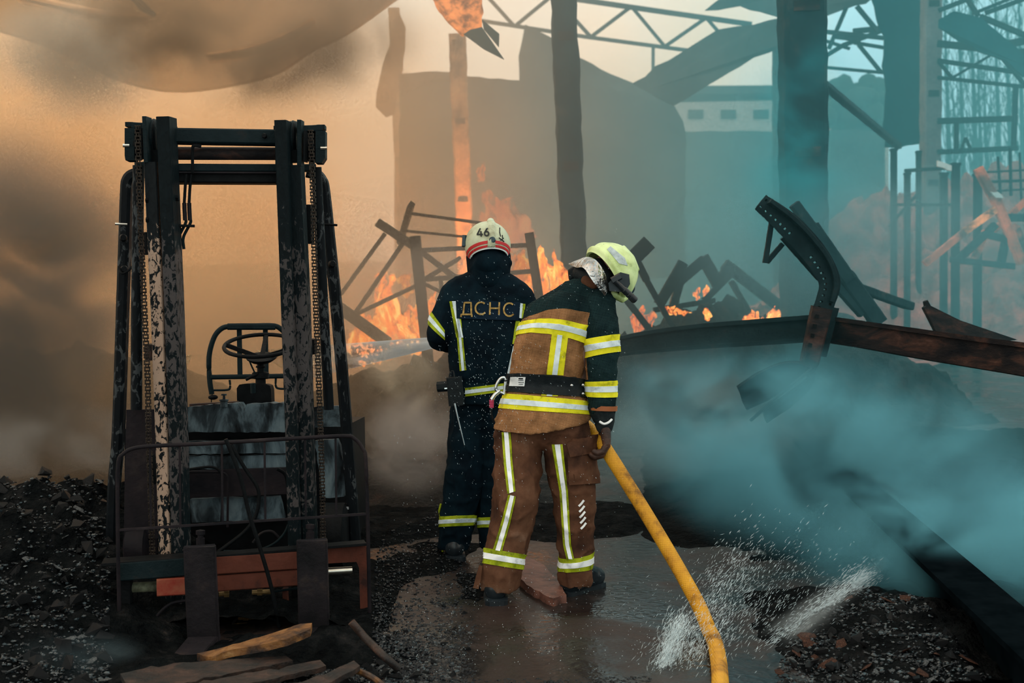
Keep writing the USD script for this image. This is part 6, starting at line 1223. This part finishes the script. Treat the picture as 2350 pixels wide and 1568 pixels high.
# ------------------------------------------------------------------ flames
def flame_mat(name, strength, red, scale):
    ramp = [(0.0, (0.50, 0.06, 0.02)), (0.45, (0.95, 0.17, 0.035)), (0.8, (1.0, 0.30, 0.055)), (1.0, (1.0, 0.52, 0.14))] if not red else [(0.0, (0.55, 0.08, 0.04)), (0.6, (1.0, 0.20, 0.07)), (1.0, (1.0, 0.34, 0.12))]
    nodes = {"geo": ("geometry", {}), "map": ("mapping", {"scale": (1.0, 1.0, 0.5)}), "lw": ("layer_weight", {"blend": 0.35}),
             "n": ("noise_texture", {"scale": scale, "detail": 3.5, "roughness": 0.62, "distortion": 1.4}),
             "k": ("math", {"math_type": "multiply_add", "value2": -0.34}), "a": ("map_range", {"from_min": 0.33, "from_max": 0.60, "to_min": 0.0, "to_max": 0.9, "clamp": True, "range_type": "smoothstep"}),
             "e": ("map_range", {"from_min": 0.32, "from_max": 0.64, "to_min": 0.0, "to_max": 1.0, "clamp": True}), "r": ("rgb_ramp", {"ramp": ramp}), "em": ("emission", {"strength": strength}),
             "t": ("transparent_bsdf", {}), "m": ("mix_closure", {})}
    links = [("geo.position", "map.vector"), ("map.vector", "n.vector"), ("lw.facing", "k.value1"), ("n.fac", "k.value3"), ("k.value", "a.value"), ("n.fac", "e.value"), ("e.result", "r.fac"), ("r.color", "em.color"),
             ("a.result", "m.fac"), ("t.BSDF", "m.closure1"), ("em.emission", "m.closure2")]
    return usdkit.material(stage, '/World/Looks/' + name, nodes, links, surface="m.closure")
flame_kinds, nfl = {}, 0
def fire(label, flames, power=None, red=False):
    """flames: (px, py, half width, half height, metres away, strength); each a cluster of licking tongues"""
    global nfl
    t = thing('fire', label, 'fire', at=P(*flames[0][:2], flames[0][4]))
    r_ = np.random.default_rng(len(label))
    for px, py, hw, hh, d, st in flames:
        key = (round(st, 1), red, 12.0 if hw * d < 450 else (6.5 if d < 16 else 3.6))
        if key not in flame_kinds: flame_kinds[key] = flame_mat(f'flame_{len(flame_kinds):02d}', key[0] * 0.60, red, key[2])
        n = max(2, int(hw / 13)); parts = []
        for k in range(n):
            off = (r_.uniform(-0.75, 0.75) if n > 1 else 0); w = hw * r_.uniform(0.38, 0.60); h = hh * r_.uniform(0.45, 1.0) * (1 - 0.45 * abs(off))
            base = P(px + off * hw, py + hh, d + r_.uniform(-0.15, 0.15)); H, W = PX(2 * h, d), PX(w, d)
            v, f = arr(trimesh.creation.icosphere(3)); z = (v[:, 2] + 1) / 2
            wid = W * (0.35 + 1.5 * np.sqrt(z * (1 - z) + 1e-6) * (1 - 0.55 * z)) / 0.9
            sway = 0.35 * W * np.sin(z * 5 + r_.uniform(0, 6)) * z * 1.8
            q = np.stack([v[:, 0] * wid + sway, v[:, 1] * wid * 0.7, z * H], 1)
            m = trimesh.Trimesh(q, f, process=False); nn = np.array(m.vertex_normals)
            q = q + nn * ((meshkit.fbm(q / W * np.array([1.3, 1.3, 0.7]) + nfl, 4, nfl) - 0.5) * W * 2.0)[:, None]; nfl += 1
            obj(t, 'flame', (q + base, f), flame_kinds[key], True)
    if power:
        l = UsdLux.SphereLight.Define(stage, str(t.GetPath()) + '/glow'); l.CreateRadiusAttr(0.15); l.CreateIntensityAttr(power[0]); l.CreateColorAttr(Gf.Vec3f(1.0, 0.36, 0.10)); l.CreateNormalizeAttr(True)
        l.AddTranslateOp().Set(Gf.Vec3d(*map(float, P(*power[1:]) - origins[str(t.GetPath())])))
    return t
fire('tall orange fire behind the burnt rack, left of the firefighter in navy', [(925, 690, 62, 125, 12.6, 3.2), (862, 752, 52, 70, 12.3, 2.6), (812, 760, 40, 60, 12.0, 2.2), (985, 690, 34, 90, 12.7, 2.4), (950, 600, 30, 80, 12.9, 1.4)], None)
fire('faint red fire beside the pale glowing column', [(1150, 500, 70, 90, 22.5, 1.1), (1102, 385, 14, 36, 22.5, 1.1), (1190, 470, 34, 90, 22.6, 1.2), (1130, 560, 60, 60, 22, 0.9), (1125, 760, 40, 180, 22, 0.9)], (340, 1120, 600, 22.2), True)
fire('orange fire between the two helmets', [(1264, 622, 46, 90, 13.0, 2.8), (1294, 640, 26, 60, 13.0, 2.4), (1190, 600, 40, 70, 13.3, 1.2)], None)
fire('small reddish fire right of the lime helmet', [(1482, 700, 34, 66, 13.0, 1.7)], None, True)
fire('row of small flames along the top of the long beam', [(1770, 714, 34, 34, 12.9, 4.5), (1700, 718, 28, 24, 12.9, 4.0), (1628, 716, 20, 20, 12.9, 3.6), (1612, 660, 18, 28, 13.55, 3.0), (1548, 702, 30, 24, 13.0, 2.8), (1738, 726, 16, 14, 12.9, 4.0)], None)
fire('low flames under the water jet', [(848, 816, 32, 18, 11.0, 2.2), (880, 806, 24, 14, 11.1, 1.6)], None)

# ------------------------------------------------------------------ water
MAT['drops'] = usdkit.material(stage, '/World/Looks/white_water', {"p": ("principled_bsdf", {"base_color": (0.55, 0.66, 0.70), "roughness": 0.3, "specular_ior_level": 0.6})}, surface="p.BSDF")
a0, a1 = P(992, 787, 8.2), P(380, 884, 8.2)
jm = smoke_mat('jet_water', (0.84, 0.88, 0.90), 46.0, a0, (2.1, 0.15, 0.15), scale=6.0, lo=0.30, hi=0.62, stretch=(0.4, 2.5, 2.5), rot=(0, math.atan2((a1 - a0)[2], (a1 - a0)[0]) , 0), detail=3.0, distort=0.2)
pth = np.array([a0 + (a1 - a0) * q + np.array([0, 0, 0.0]) for q in np.linspace(0, 1, 14)])
single('water_jet', tube(pth, 0.036, 14, np.linspace(1, 5.0, 14)), jm, 'whitish jet of water shot to the left by the firefighter in navy', 'water', smooth=60, kind='stuff')
def drops(name, label, n, place, seed, lmin, lmax, wmin, wmax):
    """slender drops: six-cornered splinters"""
    r = np.random.default_rng(seed)
    base = np.array([[0, 0, 1], [1, 0, 0], [-0.5, 0.87, 0], [-0.5, -0.87, 0], [0, 0, -1.0]]); F0 = np.array([[0, 1, 2], [0, 2, 3], [0, 3, 1], [4, 2, 1], [4, 3, 2], [4, 1, 3]])
    V, F = [], []
    for k in range(n):
        p, d = place(r)
        d = nrm(d); u = nrm(np.cross(d, [0.3, 1, 0.2])); v = np.cross(d, u); L, w = r.uniform(lmin, lmax), r.uniform(wmin, wmax)
        V.append(p + base[:, :1] * u * w + base[:, 1:2] * v * w + base[:, 2:] * d * L); F.append(F0 + 5 * k)
    return single(name, (np.vstack(V), np.vstack(F)), MAT['drops'], label, 'water', smooth=False, kind='stuff')
def along(x0, y0, x1, y1, d0, d1, s0, s1, bias=1.0):
    a, b = P(x0, y0, d0), P(x1, y1, d1)
    def f(r):
        q = r.uniform() ** bias; sp = PX(s0 + (s1 - s0) * q, d0)
        return a + (b - a) * q + r.normal(size=3) * sp * np.array([1, 0.8, 1]), (b - a) + r.normal(size=3) * 0.12
    return f
sprays = [(along(1645, 1585, 1990, 1322, 5.3, 6.2, 2.5, 9, 0.8), 3400), (along(1500, 1600, 1560, 1425, 5.2, 5.5, 5, 14, 0.8), 1500), (along(1700, 1590, 1990, 1400, 5.2, 6.0, 4, 12), 1200), (along(1640, 1585, 1995, 1318, 5.3, 6.2, 6, 22, 0.9), 3600), (along(1690, 1600, 2010, 1400, 5.2, 6.0, 10, 30), 1300), (along(1500, 1600, 1575, 1430, 5.2, 5.6, 16, 30), 1500), (along(1555, 1600, 1640, 1450, 5.2, 5.6, 14, 36), 1000), (along(1600, 1440, 1720, 1270, 5.7, 6.3, 20, 40), 900), (along(1560, 1600, 1800, 1330, 5.2, 6.2, 60, 95), 3000)]
cnt = np.cumsum([c for _, c in sprays])
def spray(r): return sprays[int(np.searchsorted(cnt, r.uniform() * cnt[-1], side='right'))][0](r)
drops('water_spray', 'fans of fine white spray shooting up from the leaking hose at the bottom right', int(cnt[-1]), spray, 31, 0.005, 0.024, 0.0004, 0.0010)
def flying(r):
    x, y = r.uniform(900, 1440), r.uniform(500, 1440)
    if r.uniform() < 0.45: x, y = r.normal(1120, 60), r.normal(860, 110)
    return P(x, y, r.uniform(5.5, 6.1)), np.array([0.45, 0.1, -0.9]) + r.normal(size=3) * 0.25
drops('flying_drops', 'white water drops flying through the air in front of the two firefighters', 1100, flying, 33, 0.0012, 0.0042, 0.0005, 0.0011)
def floor_specks(r):
    g = G(r.uniform(860, 1700), r.uniform(1290, 1560)); return g + np.array([0, 0, r.uniform(0.005, 0.12)]), r.normal(size=3)
drops('splash_drops', 'tiny bright splashes over the wet floor round the boots', 900, floor_specks, 35, 0.001, 0.003, 0.0008, 0.0018)
# ------------------------------------------------------------------ smoke and haze
hm = usdkit.material(stage, '/World/Looks/haze', {
    "geo": ("geometry", {}), "sx": ("separate_xyz", {}),
    "n": ("noise_texture", {"scale": 0.33, "detail": 2.0, "roughness": 0.5, "distortion": 0.0}),
    "mr": ("map_range", {"from_min": 0.36, "from_max": 0.66, "to_min": 0.018, "to_max": 0.075, "clamp": True}),
    "dx": ("math", {"math_type": "divide"}), "off": ("math", {"math_type": "multiply_add", "value2": 1.0, "value3": 0.0}),
    "n2": ("noise_texture", {"scale": 0.22, "detail": 0.0}), "n2m": ("math", {"math_type": "multiply_add", "value2": 0.35, "value3": -0.175}),
    "mx": ("map_range", {"from_min": -0.20, "from_max": 0.17, "to_min": 0.0, "to_max": 1.0, "clamp": True}),
    "cm": ("rgb_ramp", {"ramp": [(0, (0.95, 0.64, 0.39)), (0.38, (0.82, 0.66, 0.53)), (0.62, (0.46, 0.58, 0.58)), (1, (0.17, 0.54, 0.62))]}),
    "hz": ("map_range", {"from_min": 2.0, "from_max": 8.5, "to_min": 1.0, "to_max": 0.07, "clamp": True}), "hm": ("math", {"math_type": "multiply"}), "lx": ("map_range", {"from_min": -0.26, "from_max": 0.02, "to_min": 2.1, "to_max": 1.15, "clamp": True}), "hl": ("math", {"math_type": "multiply"}),
    "ab": ("rgb_ramp", {"ramp": [(0, (1.0, 0.74, 0.44)), (0.45, (1.0, 0.86, 0.70)), (0.75, (1.0, 0.97, 0.92)), (1, (0.85, 0.98, 1.0))]}), "ad": ("math", {"math_type": "multiply", "value2": 0.7}), "av": ("absorption_volume", {}), "sum": ("add_closure", {}),
    "v": ("principled_volume", {"anisotropy": 0.0})},
    [("geo.position", "n.vector"), ("n.fac", "mr.value"), ("mr.result", "hm.value1"), ("sx.z", "hz.value"), ("hz.result", "hl.value1"), ("off.value", "lx.value"), ("lx.result", "hl.value2"), ("hl.value", "hm.value2"), ("hm.value", "v.density"), ("geo.position", "sx.vector"), ("sx.x", "dx.value1"), ("sx.y", "dx.value2"),
     ("geo.position", "n2.vector"), ("n2.fac", "n2m.value1"), ("n2m.value", "off.value3"), ("dx.value", "off.value1"), ("off.value", "mx.value"), ("mx.result", "cm.fac"), ("cm.color", "v.color"),
     ("mx.result", "ab.fac"), ("ab.color", "av.color"), ("hm.value", "ad.value1"), ("ad.value", "av.density"), ("v.volume", "sum.closure1"), ("av.volume", "sum.closure2")], volume="sum.closure")
single('smoke_haze', box((0.5, 22.25, 4.22), (29.5, 27.5, 8.42)), hm, 'thin warm to blue haze filling the burnt hall behind the firefighters', 'smoke', kind='stuff', smooth=False)
nsm = 0
def plume(label, px, py, d, r, color, density, scale=1.6, lo=0.36, hi=0.64, absorb=(0, 0, 0), rot=(0, 0, 0), stretch=(1, 1, 1), detail=4.0, distort=0.7, c=None, seed=None):
    global nsm
    c = P(px, py, d) if c is None else np.asarray(c, float)
    m = smoke_mat(f'smoke_{nsm:02d}', color, density, c, r, scale, lo, hi, 1.0, absorb, 0.0, stretch, rot, detail, distort, tuple((nsm if seed is None else seed) * q for q in (3.1, 1.7, 2.3))); nsm += 1
    v, f = sphere((0, 0, 0), 1.0, 2, r)
    v = v * 1.03
    if any(rot):
        cx_, sx_ = math.cos(rot[1]), math.sin(rot[1]); R = np.array([[cx_, 0, sx_], [0, 1, 0], [-sx_, 0, cx_]]); v = v @ R
    v = v + c
    return single('smoke_plume', (v, f), m, label, 'smoke', kind='stuff', smooth=True)
WARM, TEAL, GREY = (0.98, 0.66, 0.38), (0.18, 0.55, 0.68), (0.62, 0.58, 0.55)
plume('warm orange smoke hugging the ground behind the forklift', 480, 790, 12.5, (3.4, 1.8, 1.5), (0.95, 0.64, 0.40), 0.9, 0.9, 0.28, 0.6, detail=2.0, distort=0.0, seed=1)
plume('brown smoke swirl drifting above the forklift mast', 520, 95, 9.8, (1.7, 0.6, 0.62), (0.36, 0.25, 0.165), 8.0, 1.3, 0.40, 0.66, distort=1.0, seed=2)
plume('pale smoke swirl in the top left corner', 170, 130, 10.4, (0.95, 0.5, 0.62), (0.74, 0.70, 0.60), 4.0, 1.5, 0.36, 0.62, distort=0.8, seed=5)
plume('dark grey smoke bank at the left edge', 10, 690, 9.4, (1.35, 0.8, 1.45), (0.15, 0.17, 0.18), 6.0, 1.1, 0.30, 0.60, distort=0.8, seed=3)
plume('thin grey smoke over the charcoal heap at the left', 90, 1020, 8.8, (1.3, 0.6, 0.32), (0.50, 0.49, 0.48), 1.3, 1.8, 0.40, 0.66, seed=4)
plume('small bluish wisp of smoke in the bottom left corner', 140, 1540, 5.35, (0.55, 0.35, 0.16), (0.30, 0.44, 0.50), 2.2, 3.2, 0.44, 0.68, seed=5)
plume('pale smoke puff rising from the middle heap under the water jet', 915, 860, 10.2, (0.42, 0.4, 0.42), (0.94, 0.80, 0.60), 4.0, 2.6, 0.36, 0.62, rot=(0, 0.5, 0), seed=6)
plume('brownish smoke curtain left of the navy trousers', 945, 1020, 8.7, (0.42, 0.35, 0.42), (0.60, 0.52, 0.47), 3.6, 2.4, 0.38, 0.60, rot=(0, 0.4, 0), seed=7)
plume('thick blue smoke rolling over the floor right of the hose', 1610, 985, 9.5, (1.1, 0.55, 0.62), (0.34, 0.54, 0.59), 4.0, 1.9, 0.38, 0.58, seed=8)
plume('wide blue smoke cloud lying over the floor beam', 2000, 1110, 7.2, (1.75, 0.75, 0.72), TEAL, 5.2, 1.7, 0.38, 0.58, rot=(0, -0.35, 0), seed=9)
plume('blue smoke bank at the right edge over the floor', 2260, 1290, 6.4, (1.0, 0.65, 0.52), TEAL, 4.8, 2.1, 0.36, 0.60, seed=10)
plume('blue smoke veil drifting past the widest column', 1850, 440, 11.9, (0.70, 0.5, 1.9), (0.05, 0.56, 0.68), 2.0, 1.0, 0.36, 0.64, seed=11)
plume('pale blue smoke rising behind the bent upright', 2000, 600, 12.2, (2.1, 1.2, 1.1), (0.34, 0.62, 0.70), 1.1, 0.9, 0.34, 0.62, seed=12)
plume('thin greyish smoke drifting in front of the burnt rack', 985, 660, 9.9, (1.5, 0.7, 0.85), (0.80, 0.64, 0.52), 0.55, 1.3, 0.30, 0.60, seed=14)
v_ = smoke_mat('mist_jet', (0.62, 0.70, 0.72), 4.5, P(1800, 1462, 5.7), (0.62, 0.2, 0.075), 9.0, 0.34, 0.66, stretch=(0.3, 1.5, 1.5), rot=(0, math.radians(37), 0), detail=3.0, distort=0.2)
q_, f_ = sphere((0, 0, 0), 1.0, 2, (0.62, 0.2, 0.088)); a_ = math.radians(-37); q_ = q_ @ np.array([[math.cos(a_), 0, math.sin(a_)], [0, 1, 0], [-math.sin(a_), 0, math.cos(a_)]]).T
single('water_mist', (q_ + P(1800, 1462, 5.7), f_), v_, 'streak of fine white mist shooting up to the right from the hose', 'water', kind='stuff', smooth=True)
